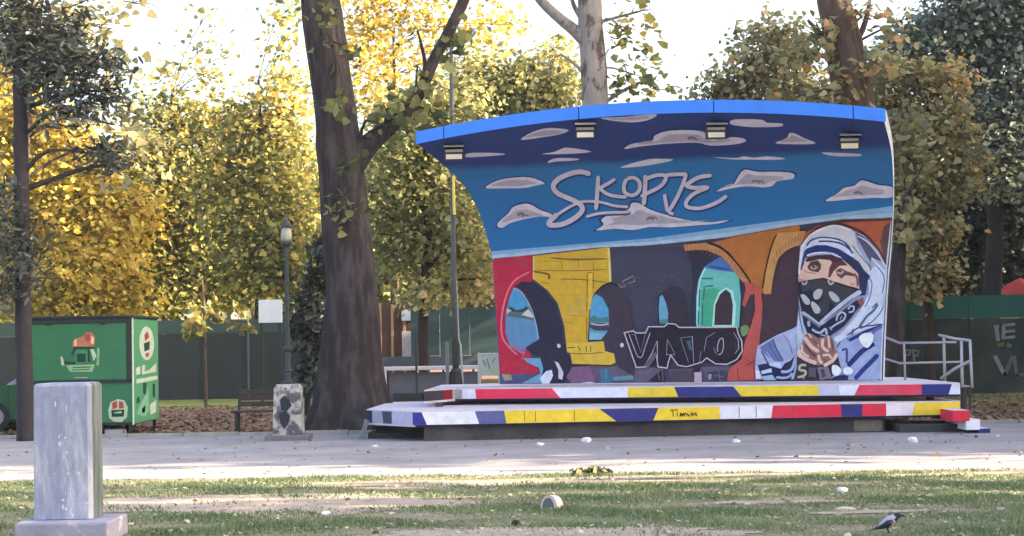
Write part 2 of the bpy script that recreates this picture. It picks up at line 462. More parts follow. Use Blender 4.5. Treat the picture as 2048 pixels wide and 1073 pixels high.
m_edge = paint((205, 215, 240))
WALL = raw('curved_wall', v, f, [m_wall, m_back, m_edge], STG, fmat=fm)

# fascia panels along the canopy's front edge
m_fas = mat('fascia_blue', alb((52, 122, 232), 1.0), 0.5, 0.10, 3.0, spec=0.4)
m_fgap = paint((20, 35, 90))
def canopy_u(px):
    us = np.linspace(0, 1, 400); q = proj(surf(us, np.ones(400)))[:, 0]
    return float(np.interp(px, q, us))
cuts = [0.0] + [canopy_u(x) for x in (888, 1158, 1428, 1707)] + [1.0]
NT = Vector((-math.sin(A), -COSA, 0))
for i in range(5):
    us = np.linspace(cuts[i] + (0.0012 if i else -0.002), cuts[i + 1] - (0.0012 if i < 4 else -0.002), 9)
    bo = [Vector(q) for q in surf(us, np.ones(9))]
    b = MB(); vs, fs = [], []
    for q in bo:
        q = q + NT * 0.015
        vs += [q + Vector((0, 0, -0.015)), q + Vector((0, 0, 0.20)), q - NT * 0.16 + Vector((0, 0, 0.215)), q - NT * 0.10 + Vector((0, 0, 0.0))]
    for k in range(8):
        for t in range(4): fs.append((4 * k + t, 4 * k + 4 + t, 4 * k + 4 + (t + 1) % 4, 4 * k + (t + 1) % 4))
    fs += [(3, 2, 1, 0), (32, 33, 34, 35)]
    b.add(vs, fs).build('fascia_panel', m_fas, STG)
for i in range(1, 5):
    q = Vector(surf(np.array([cuts[i]]), np.ones(1))[0])
    MB().tube([q + Vector((0, 0, 0.19)) + NT * 0.002, q + NT * 0.002 - Vector((0, 0, .01))], 0.014, 6).build('fascia_joint', m_fgap, STG)

# ---- mural painting: flat paint shapes laid on the curved wall
PAINT = {}
LAY = [0.003, 0.00045]
def subdivide2d(pts):
    bm = bmesh.new()
    vs = [bm.verts.new((p[0], p[1], 0)) for p in pts]
    for t in tessellate_polygon([[Vector((p[0], p[1], 0)) for p in pts]]):
        try: bm.faces.new([vs[i] for i in t])
        except ValueError: pass
    ys = [p[1] for p in pts]; xs_ = [p[0] for p in pts]
    lines = [y for y in range(200, 620, 8)] + list(range(620, 800, 20))
    for y in lines:
        if min(ys) < y < max(ys):
            bmesh.ops.bisect_plane(bm, geom=bm.verts[:] + bm.edges[:] + bm.faces[:], plane_co=(0, y, 0), plane_no=(0, 1, 0))
    for x in range(840, 1800, 40):
        if min(xs_) < x < max(xs_):
            bmesh.ops.bisect_plane(bm, geom=bm.verts[:] + bm.edges[:] + bm.faces[:], plane_co=(x, 0, 0), plane_no=(1, 0, 0))
    bm.verts.index_update()
    V = np.array([(q.co.x, q.co.y) for q in bm.verts]); Fc = [tuple(l.index for l in fc.verts) for fc in bm.faces]
    bm.free(); return V, Fc
def put(part, V, Fc, rgb, k=1.0, lay=None):
    u, w = to_uv(V)
    if lay is None: LAY[0] += LAY[1]; lay = LAY[0]
    pts = surf(u, w) + NSIGN * normal(u, w) * lay
    d = PAINT.setdefault(part, {'v': [], 'f': [], 'm': [], 'mats': []})
    m = paint(rgb, k)
    if m not in d['mats']: d['mats'].append(m)
    mi = d['mats'].index(m); n0 = len(d['v'])
    d['v'] += [tuple(q) for q in pts]
    for fc in Fc:
        a3, b3, c3 = [Vector(pts[i]) for i in fc[:3]]
        fc = [i + n0 for i in fc]
        if (b3 - a3).cross(c3 - a3).dot(Vector(NSIGN * normal(u[:1], w[:1])[0])) < 0: fc = fc[::-1]
        d['f'].append(tuple(fc)); d['m'].append(mi)
def shape(part, pts, rgb, T=None, k=1.0, lay=None, rough=0):
    if T: pts = [T(p) for p in pts]
    V, Fc = subdivide2d(pts); put(part, V, Fc, rgb, k, lay)
def cat2(pts, n=5):
    q = smooth_path([Vector((p[0], p[1], 0)) for p in pts], n); return [(a_.x, a_.y) for a_ in q]
def blob(part, pts, rgb, T=None, k=1.0, lay=None):
    """closed smooth outline"""
    q = list(pts); n = len(q); out = []
    for i in range(n):
        p0, p1, p2, p3 = [Vector((*q[(i + j) % n][:2], 0)) for j in (-1, 0, 1, 2)]
        for t in (0, 0.33, 0.67):
            s = 0.5 * ((2 * p1) + (p2 - p0) * t + (2 * p0 - 5 * p1 + 4 * p2 - p3) * t * t + (3 * p1 - p0 - 3 * p2 + p3) * t ** 3)
            out.append((s.x, s.y))
    shape(part, out, rgb, T, k, lay)
def stroke(part, pts, w, rgb, T=None, k=1.0, lay=None, smooth=True, taper=0.5):
    if smooth and len(pts) > 2: pts = cat2(pts, 5)
    if T:
        s = Vector(T((1, 0))).x - Vector(T((0, 0))).x if False else abs(T((1, 0))[0] - T((0, 0))[0])
        pts = [T(p) for p in pts]; w = w * s
    n = len(pts); Lf, Rt = [], []
    for i in range(n):
        a_ = Vector(pts[max(i - 1, 0)]); c_ = Vector(pts[min(i + 1, n - 1)]); t = (c_ - a_)
        t = t.normalized() if t.length > 1e-9 else Vector((1, 0)); nn = Vector((-t.y, t.x))
        e_ = 1.0
        if i == 0 or i == n - 1: e_ = taper
        Lf.append(Vector(pts[i]) + nn * w / 2 * e_); Rt.append(Vector(pts[i]) - nn * w / 2 * e_)
    V, Fc = [], []
    for i in range(n - 1):
        quad = [Lf[i], Lf[i + 1], Rt[i + 1], Rt[i]]
        V_, F_ = subdivide2d([(q.x, q.y) for q in quad]); o_ = len(V)
        V += [tuple(q) for q in V_]; Fc += [tuple(j + o_ for j in fc) for fc in F_]
    put(part, np.array(V), Fc, rgb, k, lay)
Z = lambda x0, y0, s: (lambda p: (x0 + p[0] / s, y0 + p[1] / s))
Z1, Z2, Z3, Z4, Z5, ZH, ZK = Z(820, 190, 3.252), Z(1300, 190, 3.252), Z(960, 480, 3.462), Z(1230, 480, 3.461), Z(1480, 430, 3.066), Z(1560, 440, 5.96), Z(1500, 600, 6.31)
# pale haze band under the sky, then the clouds
shape('painted_horizon_band', [(982, 503), (1189, 486), (1300, 477), (1515, 448), (1650, 430), (1792, 412), (1792, 436), (1684, 439), (1577, 453), (1454, 475), (1300, 491), (1189, 496), (982, 519)], (120, 165, 205), lay=0.003)
shape('painted_horizon_band', [(982, 511), (1189, 491), (1300, 484), (1454, 466), (1577, 446), (1684, 433), (1792, 426), (1792, 436), (1684, 439), (1577, 453), (1454, 475), (1300, 491), (1189, 496), (982, 519)], (160, 185, 220), lay=0.0036)
clouds = [
 (Z1, [(720, 290), (800, 240), (900, 215), (1025, 225), (1010, 245), (930, 265), (860, 275), (800, 285)]),
 (Z1, [(370, 382), (450, 375), (605, 380), (600, 390), (480, 400), (370, 405)]),
 (Z1, [(860, 385), (940, 370), (1000, 345), (1050, 345), (1180, 368), (1060, 382)]),
 (Z1, [(905, 428), (960, 410), (1100, 415), (1060, 428), (960, 432), (900, 442)]),
 (Z1, [(490, 605), (560, 560), (650, 540), (780, 535), (875, 572), (840, 585), (740, 605), (600, 608)]),
 (Z1, [(575, 830), (640, 770), (670, 730), (740, 708), (790, 715), (850, 750), (915, 772), (925, 795), (850, 790), (760, 805), (700, 820), (640, 840), (600, 865), (570, 855)]),
 (Z1, [(1240, 150), (1400, 142), (1600, 124), (1560, 160), (1460, 178), (1340, 170)]),
 (Z2, [(-165, 352), (-120, 318), (10, 300), (30, 265), (110, 235), (240, 228), (350, 240), (380, 275), (480, 300), (520, 275), (600, 280), (625, 300), (560, 320), (400, 330), (300, 310), (100, 318), (-60, 335)]),
 (Z2, [(525, 190), (545, 160), (720, 160), (760, 180), (855, 185), (850, 205), (700, 210), (610, 205)]),
 (Z2, [(815, 312), (890, 280), (905, 250), (940, 250), (1000, 280), (1075, 310), (1040, 320), (900, 320)]),
 (Z2, [(1115, 375), (1250, 378), (1365, 385), (1360, 398), (1200, 398)]),
 (Z2, [(410, 405), (560, 410), (610, 400), (680, 408), (760, 400), (880, 412), (820, 422), (660, 420), (540, 420)]),
 (Z2, [(-195, 472), (-60, 430), (30, 415), (150, 420), (90, 440), (-60, 465)]),
 (Z2, [(435, 630), (480, 600), (540, 585), (580, 520), (620, 485), (700, 500), (830, 500), (930, 510), (930, 545), (830, 560), (800, 590), (740, 602), (660, 595), (560, 602)]),
 (Z2, [(1140, 688), (1220, 640), (1260, 605), (1330, 590), (1380, 555), (1480, 585), (1575, 600), (1578, 665), (1450, 670), (1300, 680), (1200, 690)]),
 (Z1, [(1210, 882), (1260, 845), (1245, 810), (1320, 770), (1420, 745), (1440, 705), (1490, 705), (1560, 745), (1650, 775), (1740, 800), (1830, 818), (1960, 828), (2075, 815), (2000, 838), (1850, 850), (1700, 862), (1560, 860), (1450, 880), (1330, 872)])]
rc = random.Random(8)
for i, (T, pts) in enumerate(clouds):
    nm = 'painted_cloud_%d' % i
    px_ = [T(p) for p in pts]
    cx_ = sum(p[0] for p in px_) / len(px_); cy_ = sum(p[1] for p in px_) / len(px_)
    if i in (4, 5, 7, 13, 14, 15):
        blob(nm, [(cx_ + (p[0] - cx_) * 1.05, cy_ + (p[1] - cy_) * 1.12 - 0.6) for p in px_], (22, 52, 105), lay=0.003)
    blob(nm, px_, (194, 194, 218), lay=0.004)
    if i in (0, 4, 5, 6, 7, 9, 13, 14, 15):
        blob(nm, [(cx_ + (p[0] - cx_) * (0.80 if p[0] < cx_ else 0.72) + rc.uniform(-1, 1), cy_ + (p[1] - cy_) * 0.55 - 0.5 + rc.uniform(-.8, .8)) for p in px_], (160, 158, 178), lay=0.005)
        if i in (5, 7, 13, 14, 15):
            for _ in range(3):
                x_, y_ = cx_ + rc.uniform(-18, 14), cy_ + rc.uniform(-4, 3)
                stroke(nm, [(x_, y_), (x_ + 7, y_ - 3), (x_ + 15, y_ + rc.uniform(-2, 3))], 3, (105, 100, 122), lay=0.0056 + 0.0002 * _)
# SKOPJE lettering
SK = [(([(1175, 515), (1110, 499), (1040, 512), (965, 547), (932, 592), (960, 638), (1040, 675), (1100, 705), (1122, 745), (1080, 795), (1000, 838), (925, 848), (903, 838), (920, 810), (960, 775)]), 32),
      ([(950, 785), (1010, 745), (1060, 717), (1130, 692), (1240, 697), (1330, 720), (1420, 728)], 18),
      ([(1225, 525), (1218, 640), (1210, 748)], 26), ([(1335, 545), (1290, 575), (1232, 606)], 22), ([(1232, 608), (1300, 650), (1410, 665)], 22),
      ([(1408, 545), (1392, 590), (1400, 636), (1450, 652), (1490, 622), (1492, 565), (1455, 537), (1412, 545)], 24),
      ([(1532, 520), (1528, 620), (1520, 715)], 28), ([(1535, 545), (1600, 522), (1655, 522), (1662, 550), (1620, 600), (1500, 658)], 24),
      ([(1660, 520), (1770, 515), (1792, 528), (1745, 650), (1682, 752), (1665, 700), (1655, 645)], 24), ([(1670, 740), (1690, 765), (1715, 775)], 20),
      ([(1962, 522), (1880, 535), (1815, 572), (1800, 590), (1850, 604), (1945, 598)], 26), ([(1945, 600), (1850, 640), (1800, 690), (1805, 728), (1890, 736), (1990, 702), (2062, 655)], 24),
      ([(1145, 792), (1250, 768), (1430, 762)], 18)]
for i, (p, w) in enumerate(SK): stroke('painted_lettering', [(a_ + 5, b2 + 5) for a_, b2 in p], w + 15, (24, 58, 112), Z1, lay=0.006 + i * 0.00008)
for i, (p, w) in enumerate(SK): stroke('painted_lettering', p, w, (186, 182, 205), Z1, lay=0.0076 + i * 0.00008)

# ---- bridge
LAY[0] = 0.003
shape('painted_bridge_ground', [(986, 516), (1189, 495), (1300, 490), (1454, 474), (1577, 452), (1684, 438), (1792, 434), (1766, 772), (999, 772)], (58, 60, 84))
shape('painted_bridge_ground', [(1142, 735), (1260, 725), (1330, 740), (1480, 730), (1520, 740), (1520, 772), (1142, 772)], (98, 86, 116))
shape('painted_red_wall', [(85, 135), (360, 105), (366, 275), (300, 420), (350, 800), (400, 890), (412, 915), (355, 940), (140, 930), (120, 600)], (172, 34, 66), Z3)
shape('painted_red_wall', [(130, 930), (420, 930), (420, 1010), (135, 1010)], (70, 78, 120), Z3)
shape('painted_red_wall', [(150, 930), (215, 935), (225, 970), (170, 975)], (150, 145, 125), Z3)
shape('painted_yellow_wall', [(368, 112), (890, 52), (906, 290), (830, 330), (790, 370), (760, 480), (745, 715), (600, 745), (585, 600), (540, 440), (470, 350), (366, 270)], (196, 160, 48), Z3)
stroke('painted_yellow_wall', [(372, 112), (372, 268)], 10, (225, 190, 110), Z3, taper=1)
stroke('painted_yellow_wall', [(890, 55), (898, 170), (902, 290)], 16, (222, 196, 120), Z3, taper=1)
for p, w in (([(490, 125), (640, 135), (880, 132)], 10), ([(400, 150), (700, 145)], 4), ([(565, 150), (570, 200)], 8), ([(680, 140), (685, 190)], 8), ([(785, 150), (790, 210)], 8), ([(560, 272), (700, 275), (880, 295)], 6), ([(400, 210), (620, 215), (880, 205)], 4),
             ([(370, 218), (450, 232), (480, 245), (478, 275)], 14), ([(420, 290), (480, 305)], 8), ([(745, 225), (785, 228)], 8), ([(785, 230), (788, 340)], 9), ([(745, 235), (742, 400)], 8), ([(742, 430), (738, 500)], 8), ([(740, 540), (740, 690)], 9), ([(560, 570), (640, 572)], 4), ([(600, 520), (720, 530)], 3), ([(540, 380), (700, 385)], 3)):
    stroke('painted_yellow_wall', p, w, (104, 84, 40), Z3)
shape('painted_yellow_wall', [(752, 235), (782, 235), (770, 480), (752, 480)], (214, 176, 62), Z3)
# first arch
shape('painted_first_arch', [(240, 322), (290, 290), (370, 292), (450, 350), (520, 440), (562, 560), (582, 700), (605, 790), (645, 850), (625, 905), (580, 1000), (560, 1010), (505, 1010), (430, 900), (420, 810), (360, 790), (318, 750), (400, 695), (395, 600), (370, 480), (320, 380), (262, 330)], (36, 36, 62), Z3)
shape('painted_first_arch', [(235, 332), (290, 365), (340, 455), (382, 565), (407, 690), (320, 742), (310, 800), (210, 740), (178, 640), (182, 500), (205, 400)], (86, 132, 178), Z3)
shape('painted_first_arch', [(235, 335), (290, 368), (338, 455), (330, 480), (250, 490), (205, 470), (210, 400)], (70, 142, 196), Z3)
shape('painted_first_arch', [(200, 465), (240, 475), (250, 490), (330, 465), (350, 480), (385, 560), (300, 545), (190, 530)], (78, 98, 108), Z3)
shape('painted_first_arch', [(203, 462), (230, 470), (250, 488), (300, 480), (325, 458), (335, 478), (290, 500), (220, 496)], (38, 62, 70), Z3)
shape('painted_first_arch', [(186, 475), (222, 490), (188, 515)], (188, 180, 190), Z3)
shape('painted_first_arch', [(288, 520), (338, 478), (370, 528), (368, 540)], (196, 188, 198), Z3)
stroke('painted_first_arch', [(232, 334), (288, 362), (345, 455), (386, 570), (408, 690)], 7, (140, 180, 215), Z3)
stroke('painted_red_wall', [(345, 222), (250, 275), (200, 345), (165, 460), (150, 570), (160, 680), (215, 755), (262, 795)], 12, (220, 110, 130), Z3)
stroke('painted_red_wall', [(222, 735), (300, 775), (290, 830)], 10, (220, 60, 90), Z3)
shape('painted_first_arch', [(300, 820), (420, 820), (440, 890), (420, 990), (290, 995), (420, 925), (410, 885), (330, 850)], (104, 152, 196), Z3)
shape('painted_first_arch', [(418, 955), (460, 910), (498, 900), (508, 940), (482, 1002), (430, 1005)], (205, 212, 236), Z3)
shape('painted_first_arch', [(518, 840), (545, 852), (560, 880), (580, 920), (572, 970), (545, 960), (545, 900)], (196, 196, 220), Z3)
blob('painted_first_arch', [(540, 720), (560, 728), (555, 748), (538, 742)], (205, 205, 225), Z3)
# second arch
shape('painted_second_arch', [(828, 340), (900, 303), (980, 340), (1040, 430), (1062, 560), (1085, 640), (1085, 760), (1065, 945), (960, 880), (870, 770), (860, 705), (838, 685), (890, 630), (895, 500), (850, 400), (803, 370)], (58, 50, 68), Z3)
stroke('painted_second_arch', [(806, 368), (850, 322), (905, 300), (960, 322)], 12, (30, 30, 50), Z3)
shape('painted_second_arch', [(800, 375), (850, 400), (892, 480), (897, 600), (882, 640), (840, 692), (758, 692), (763, 580), (770, 440)], (78, 152, 204), Z3)
shape('painted_second_arch', [(765, 545), (790, 520), (830, 545), (890, 530), (896, 570), (764, 572)], (62, 120, 120), Z3)
shape('painted_second_arch', [(763, 575), (896, 575), (892, 630), (800, 628), (763, 610)], (64, 58, 78), Z3)
stroke('painted_second_arch', [(768, 580), (830, 590), (893, 582)], 12, (170, 168, 185), Z3)
shape('painted_second_arch', [(763, 640), (870, 650), (838, 692), (758, 692)], (118, 172, 200), Z3)
shape('painted_yellow_wall', [(600, 715), (858, 703), (868, 770), (930, 788), (942, 850), (905, 866), (640, 858), (630, 792), (605, 775)], (204, 172, 62), Z3)
for p, w in (([(600, 780), (700, 790), (860, 780)], 5), ([(610, 748), (660, 745)], 12), ([(680, 735), (700, 770)], 12), ([(735, 735), (740, 775)], 12), ([(770, 735), (768, 775)], 10), ([(640, 862), (800, 868), (910, 870), (945, 850)], 8)):
    stroke('painted_yellow_wall', p, w, (70, 58, 40), Z3)
blob('painted_second_arch', [(975, 720), (992, 715), (998, 735), (978, 745)], (210, 205, 220), Z3)
shape('painted_bridge_ground', [(640, 885), (760, 875), (810, 960), (790, 1005), (640, 1005), (600, 950)], (118, 84, 124), Z3)
shape('painted_bridge_ground', [(830, 900), (890, 885), (930, 940), (920, 1000), (840, 1005)], (66, 104, 140), Z3)
stroke('painted_bridge_ground', [(875, 900), (878, 960)], 14, (86, 150, 172), Z3)
shape('painted_bridge_ground', [(925, 950), (1060, 938), (1068, 968), (930, 978)], (92, 140, 160), Z3)
stroke('painted_bridge_ground', [(700, 1000), (760, 990), (800, 998)], 14, (200, 200, 220), Z3)
# slate wall marks and third arch
stroke('painted_wall_mark', [(25, 305), (45, 330), (75, 318), (50, 290), (130, 250), (140, 285), (90, 305)], 7, (140, 135, 135), Z4, smooth=False)
shape('painted_slate_wall', [(500, 78), (640, 72), (735, 108), (625, 190), (580, 280), (562, 400), (560, 590), (505, 590), (545, 300), (530, 160)], (42, 40, 58), Z4)
for k_ in range(9):
    a0 = math.radians(200 - k_ * 27); stroke('painted_slate_wall', [(385 + 62 * math.cos(a0), 330 - 75 * math.sin(a0)), (385 + 80 * math.cos(a0), 330 - 100 * math.sin(a0))], 8, (98, 96, 108), Z4)
shape('painted_third_arch', [(335, 362), (400, 318), (450, 335), (490, 420), (508, 585), (375, 585), (370, 470)], (46, 42, 60), Z4)
shape('painted_third_arch', [(300, 392), (330, 370), (362, 440), (380, 510), (374, 580), (303, 580)], (24, 36, 66), Z4)
shape('painted_third_arch', [(312, 392), (332, 380), (357, 440), (372, 510), (368, 576), (312, 576), (306, 480)], (98, 156, 196), Z4)
shape('painted_third_arch', [(312, 555), (368, 545), (368, 580), (312, 580)], (80, 130, 130), Z4)
# teal arch
stroke('painted_teal_arch', [(560, 590), (565, 400), (585, 270), (640, 170), (735, 110)], 30, (26, 46, 84), Z4)
shape('painted_teal_arch', [(580, 280), (622, 190), (730, 115), (800, 180), (860, 260), (874, 400), (862, 610), (568, 605), (566, 400)], (98, 178, 180), Z4)
shape('painted_teal_arch', [(640, 172), (730, 115), (800, 180), (835, 225), (700, 210), (628, 195)], (66, 108, 178), Z4)
shape('painted_teal_arch', [(640, 180), (720, 185), (830, 212), (700, 200)], (38, 66, 140), Z4)
shape('painted_teal_arch', [(600, 350), (690, 330), (730, 350), (690, 440), (680, 600), (600, 600)], (62, 160, 134), Z4)
stroke('painted_teal_arch', [(572, 600), (575, 420), (590, 285), (628, 195)], 14, (150, 214, 220), Z4)
for p in ([(600, 268), (682, 268)], [(630, 322), (682, 318)], [(622, 322), (616, 420)], [(590, 345), (585, 460)], [(583, 490), (580, 590)], [(610, 440), (606, 590)]): stroke('painted_teal_arch', p, 10, (34, 110, 104), Z4, taper=1)
shape('painted_teal_arch', [(676, 600), (686, 450), (722, 360), (775, 328), (818, 355), (842, 450), (832, 605)], (158, 216, 218), Z4)
shape('painted_teal_arch', [(690, 590), (698, 450), (730, 378), (770, 343), (802, 368), (820, 450), (812, 590)], (54, 40, 52), Z4)
# orange arches and red pier
shape('painted_orange_arch', [(1425, 484), (1472, 472), (1560, 456), (1600, 449), (1600, 462), (1557, 468), (1542, 498), (1533, 532), (1527, 580), (1527, 588), (1514, 586), (1498, 560), (1480, 531), (1460, 505), (1440, 490)], (166, 102, 50))
shape('painted_orange_arch', [(478, 30), (560, 22), (650, 14), (740, 55), (830, 140), (900, 228), (945, 295), (900, 300), (860, 262), (800, 180), (735, 112), (640, 70), (560, 66), (490, 76)], (176, 124, 84), Z4)
for k_ in range(16):
    t_ = k_ / 15; q0 = (500 + 400 * t_, 76 + 190 * t_ ** 1.9); q1 = (q0[0] + 6 + 26 * t_, q0[1] - 48 + 10 * t_)
    stroke('painted_orange_arch', [q0, q1], 6, (120, 82, 60), Z4)
stroke('painted_orange_arch', [(640, 14), (740, 55), (830, 140), (900, 230), (945, 300)], 12, (44, 28, 30), Z4)
shape('painted_red_pier', [(893, 285), (945, 300), (1010, 330), (1030, 480), (1005, 680), (985, 985), (778, 975), (795, 895), (880, 825), (905, 700), (945, 590), (975, 480), (968, 370), (940, 390), (905, 470), (885, 450), (910, 340)], (172, 78, 76), Z4)
shape('painted_red_pier', [(900, 470), (940, 380), (970, 385), (974, 490), (935, 590), (880, 605), (872, 540)], (60, 46, 60), Z4)
blob('painted_red_pier', [(872, 610), (905, 590), (932, 605), (920, 650), (885, 668)], (104, 134, 84), Z4)
for p in ([(850, 885), (860, 970)], [(860, 972), (980, 975)], [(965, 880), (975, 970)]): stroke('painted_red_pier', p, 8, (56, 30, 40), Z4)
shape('painted_dark_arch', [(145, 450), (200, 470), (215, 380), (245, 275), (310, 205), (378, 180), (372, 350), (362, 690), (232, 740), (125, 805), (138, 640)], (62, 44, 60), Z5)
shape('painted_beige_arch', [(232, 105), (200, 190), (165, 330), (143, 450), (150, 486), (195, 486), (212, 380), (242, 270), (300, 210), (372, 182), (388, 150), (404, 92)], (182, 136, 84), Z5)
for k_ in range(10):
    q0 = (215 + 17 * k_, 300 - 150 * (k_ / 9) ** 0.6); q1 = (205 + 20 * k_, 250 - 158 * (k_ / 9) ** 0.7 + 5)
    stroke('painted_beige_arch', [q0, q1], 6, (74, 50, 44), Z5)
stroke('painted_beige_arch', [(228, 112), (196, 190), (162, 330), (142, 455)], 8, (40, 26, 30), Z5)
stroke('painted_beige_arch', [(196, 486), (212, 380), (242, 270), (300, 212), (372, 184)], 6, (60, 40, 44), Z5)
shape('painted_terracotta_arch', [(395, 110), (470, 60), (640, 32), (800, 22), (942, 18), (935, 110), (905, 340), (850, 220), (760, 110), (680, 75), (600, 50), (500, 85), (430, 125), (380, 185)], (164, 84, 60), Z5)
shape('painted_terracotta_arch', [(885, 60), (940, 28), (915, 345), (880, 260), (862, 160)], (88, 64, 66), Z5)
stroke('painted_terracotta_arch', [(380, 182), (440, 105), (520, 58), (600, 44), (690, 70), (770, 112), (855, 215), (910, 340)], 12, (66, 36, 44), Z5)
stroke('painted_terracotta_arch', [(410, 92), (560, 45), (700, 32), (935, 22)], 8, (90, 40, 44), Z5)
# VATO tag
VA_O = [(65, 640), (135, 625), (150, 640), (215, 640), (235, 597), (345, 597), (370, 575), (425, 580), (450, 602), (690, 602), (850, 600), (862, 650), (886, 700), (891, 770), (850, 832), (780, 866), (700, 862), (640, 822), (610, 850), (550, 868), (500, 882), (440, 872), (392, 805), (378, 850), (370, 893), (300, 882), (290, 805), (230, 882), (150, 887), (120, 800)]
cxv, cyv = 480, 730
shape('painted_tag_lettering', VA_O, (188, 176, 198), Z4)
def inset(pts, d):
    n = len(pts); ar = sum(pts[i][0] * pts[(i + 1) % n][1] - pts[(i + 1) % n][0] * pts[i][1] for i in range(n)); s = 1 if ar > 0 else -1; out = []
    for i in range(n):
        a_, b2, c_ = Vector(pts[i - 1]), Vector(pts[i]), Vector(pts[(i + 1) % n])
        n1 = Vector((-(b2 - a_).y, (b2 - a_).x)).normalized() * s; n2 = Vector((-(c_ - b2).y, (c_ - b2).x)).normalized() * s
        nn = (n1 + n2); nn = nn / max(0.45, nn.length_squared / 2) if nn.length > 1e-6 else n1
        out.append(tuple(b2 + nn * d))
    return out
shape('painted_tag_lettering', inset(VA_O, 8), (30, 27, 46), Z4)
for p, w in (([(102, 650), (135, 740), (163, 805), (192, 808), (215, 740), (250, 640)], 10), ([(205, 880), (260, 790), (298, 700), (300, 870)], 12), ([(120, 655), (145, 655), (185, 780), (215, 655)], 7),
             ([(368, 690), (362, 800)], 10), ([(362, 795), (420, 795)], 10), ([(370, 690), (420, 790)], 8), ([(395, 800), (432, 862)], 8), ([(455, 680), (540, 668), (552, 862)], 9), ([(460, 684), (515, 850)], 8),
             ([(640, 672), (622, 770)], 10), ([(645, 672), (700, 640)], 8), ([(590, 850), (600, 770)], 8), ([(718, 775), (715, 740), (730, 690), (752, 685), (756, 740), (742, 785), (718, 795)], 11), ([(825, 640), (858, 690), (862, 750), (835, 790)], 8), ([(690, 745), (705, 790)], 10)):
    stroke('painted_tag_lettering', p, w * .55, (176, 166, 190), Z4, smooth=len(p) > 4)
shape('painted_tag_lettering', [(500, 700), (530, 695), (538, 770), (520, 760)], (58, 96, 116), Z4)
shape('painted_tag_lettering', [(205, 870), (262, 800), (290, 770), (292, 810), (240, 885)], (96, 82, 108), Z4)
for p, c in (([(235, 980), (320, 905), (345, 900), (350, 985)], (44, 30, 48)), ([(355, 895), (375, 890), (378, 980), (360, 980)], (52, 58, 96)), ([(410, 905), (540, 905), (545, 985), (390, 985)], (74, 62, 80)), ([(555, 918), (606, 914), (606, 992), (555, 992)], (176, 158, 190)), ([(640, 920), (760, 900), (770, 975), (660, 985)], (58, 58, 84)), ([(650, 930), (675, 928), (672, 965), (652, 965)], (140, 140, 160)), ([(545, 885), (600, 880), (590, 915), (552, 918)], (40, 34, 54))):
    shape('painted_tag_lettering', p, c, Z4)
for p in ([(300, 900), (315, 970)], [(335, 900), (340, 975)], [(690, 940), (760, 945)], [(720, 900), (735, 980)]): stroke('painted_tag_lettering', p, 9, (110, 112, 140), Z4)

# ---- painted figure
shape('painted_robe', [(112, 805), (230, 738), (352, 688), (365, 560), (366, 300), (374, 185), (430, 112), (520, 66), (600, 52), (680, 78), (760, 116), (852, 218), (912, 340), (908, 500), (893, 670), (878, 780), (866, 1008), (100, 1008), (98, 900)], (158, 170, 214), Z5)
ZR = 'painted_robe'
shape(ZR, [(130, 600), (215, 545), (300, 490), (330, 600), (430, 780), (320, 775), (200, 690)], (96, 108, 168), ZK)
shape(ZR, [(310, 485), (430, 440), (520, 560), (600, 640), (560, 700), (470, 770), (430, 770), (345, 620)], (146, 158, 200), ZK)
shape(ZR, [(450, 430), (600, 330), (610, 500), (600, 640), (540, 600)], (158, 170, 212), ZK)
for p, w, c in (([(300, 490), (345, 620), (432, 770)], 14, (40, 50, 105)), ([(150, 640), (215, 760), (245, 810)], 16, (30, 40, 95)), ([(430, 440), (500, 530), (545, 680)], 9, (60, 74, 130)), ([(210, 650), (305, 770)], 14, (170, 182, 222)), ([(240, 540), (330, 700), (390, 775)], 9, (52, 62, 125)), ([(120, 640), (200, 830)], 18, (176, 188, 224)), ([(600, 340), (612, 480), (600, 640)], 10, (80, 92, 150))):
    stroke(ZR, p, w, c, ZK)
shape(ZR, [(108, 822), (230, 800), (262, 832), (400, 872), (450, 800), (520, 770), (575, 700), (602, 715), (565, 900), (525, 1002), (200, 1010), (160, 960), (130, 900)], (26, 32, 72), ZK)
for p, c in (([(260, 795), (390, 790), (408, 862), (345, 842), (268, 832)], (186, 204, 236)), ([(150, 898), (280, 862), (288, 912), (160, 937)], (178, 198, 234)), ([(78, 885), (130, 898), (146, 990), (90, 995)], (206, 214, 240)), ([(165, 965), (290, 945), (345, 1012), (190, 1015)], (150, 172, 216))): shape(ZR, p, c, ZK)
stroke(ZR, [(340, 975), (430, 985), (500, 970), (545, 925)], 30, (148, 164, 212), ZK)
stroke(ZR, [(400, 905), (480, 905), (545, 860), (590, 700)], 34, (150, 164, 210), ZK)
stroke(ZR, [(380, 940), (450, 930)], 18, (44, 54, 110), ZK)
shape(ZR, [(602, 715), (700, 760), (860, 830), (1060, 800), (1130, 700), (1165, 850), (1050, 960), (1000, 1012), (560, 1012), (600, 850)], (58, 50, 62), ZK)
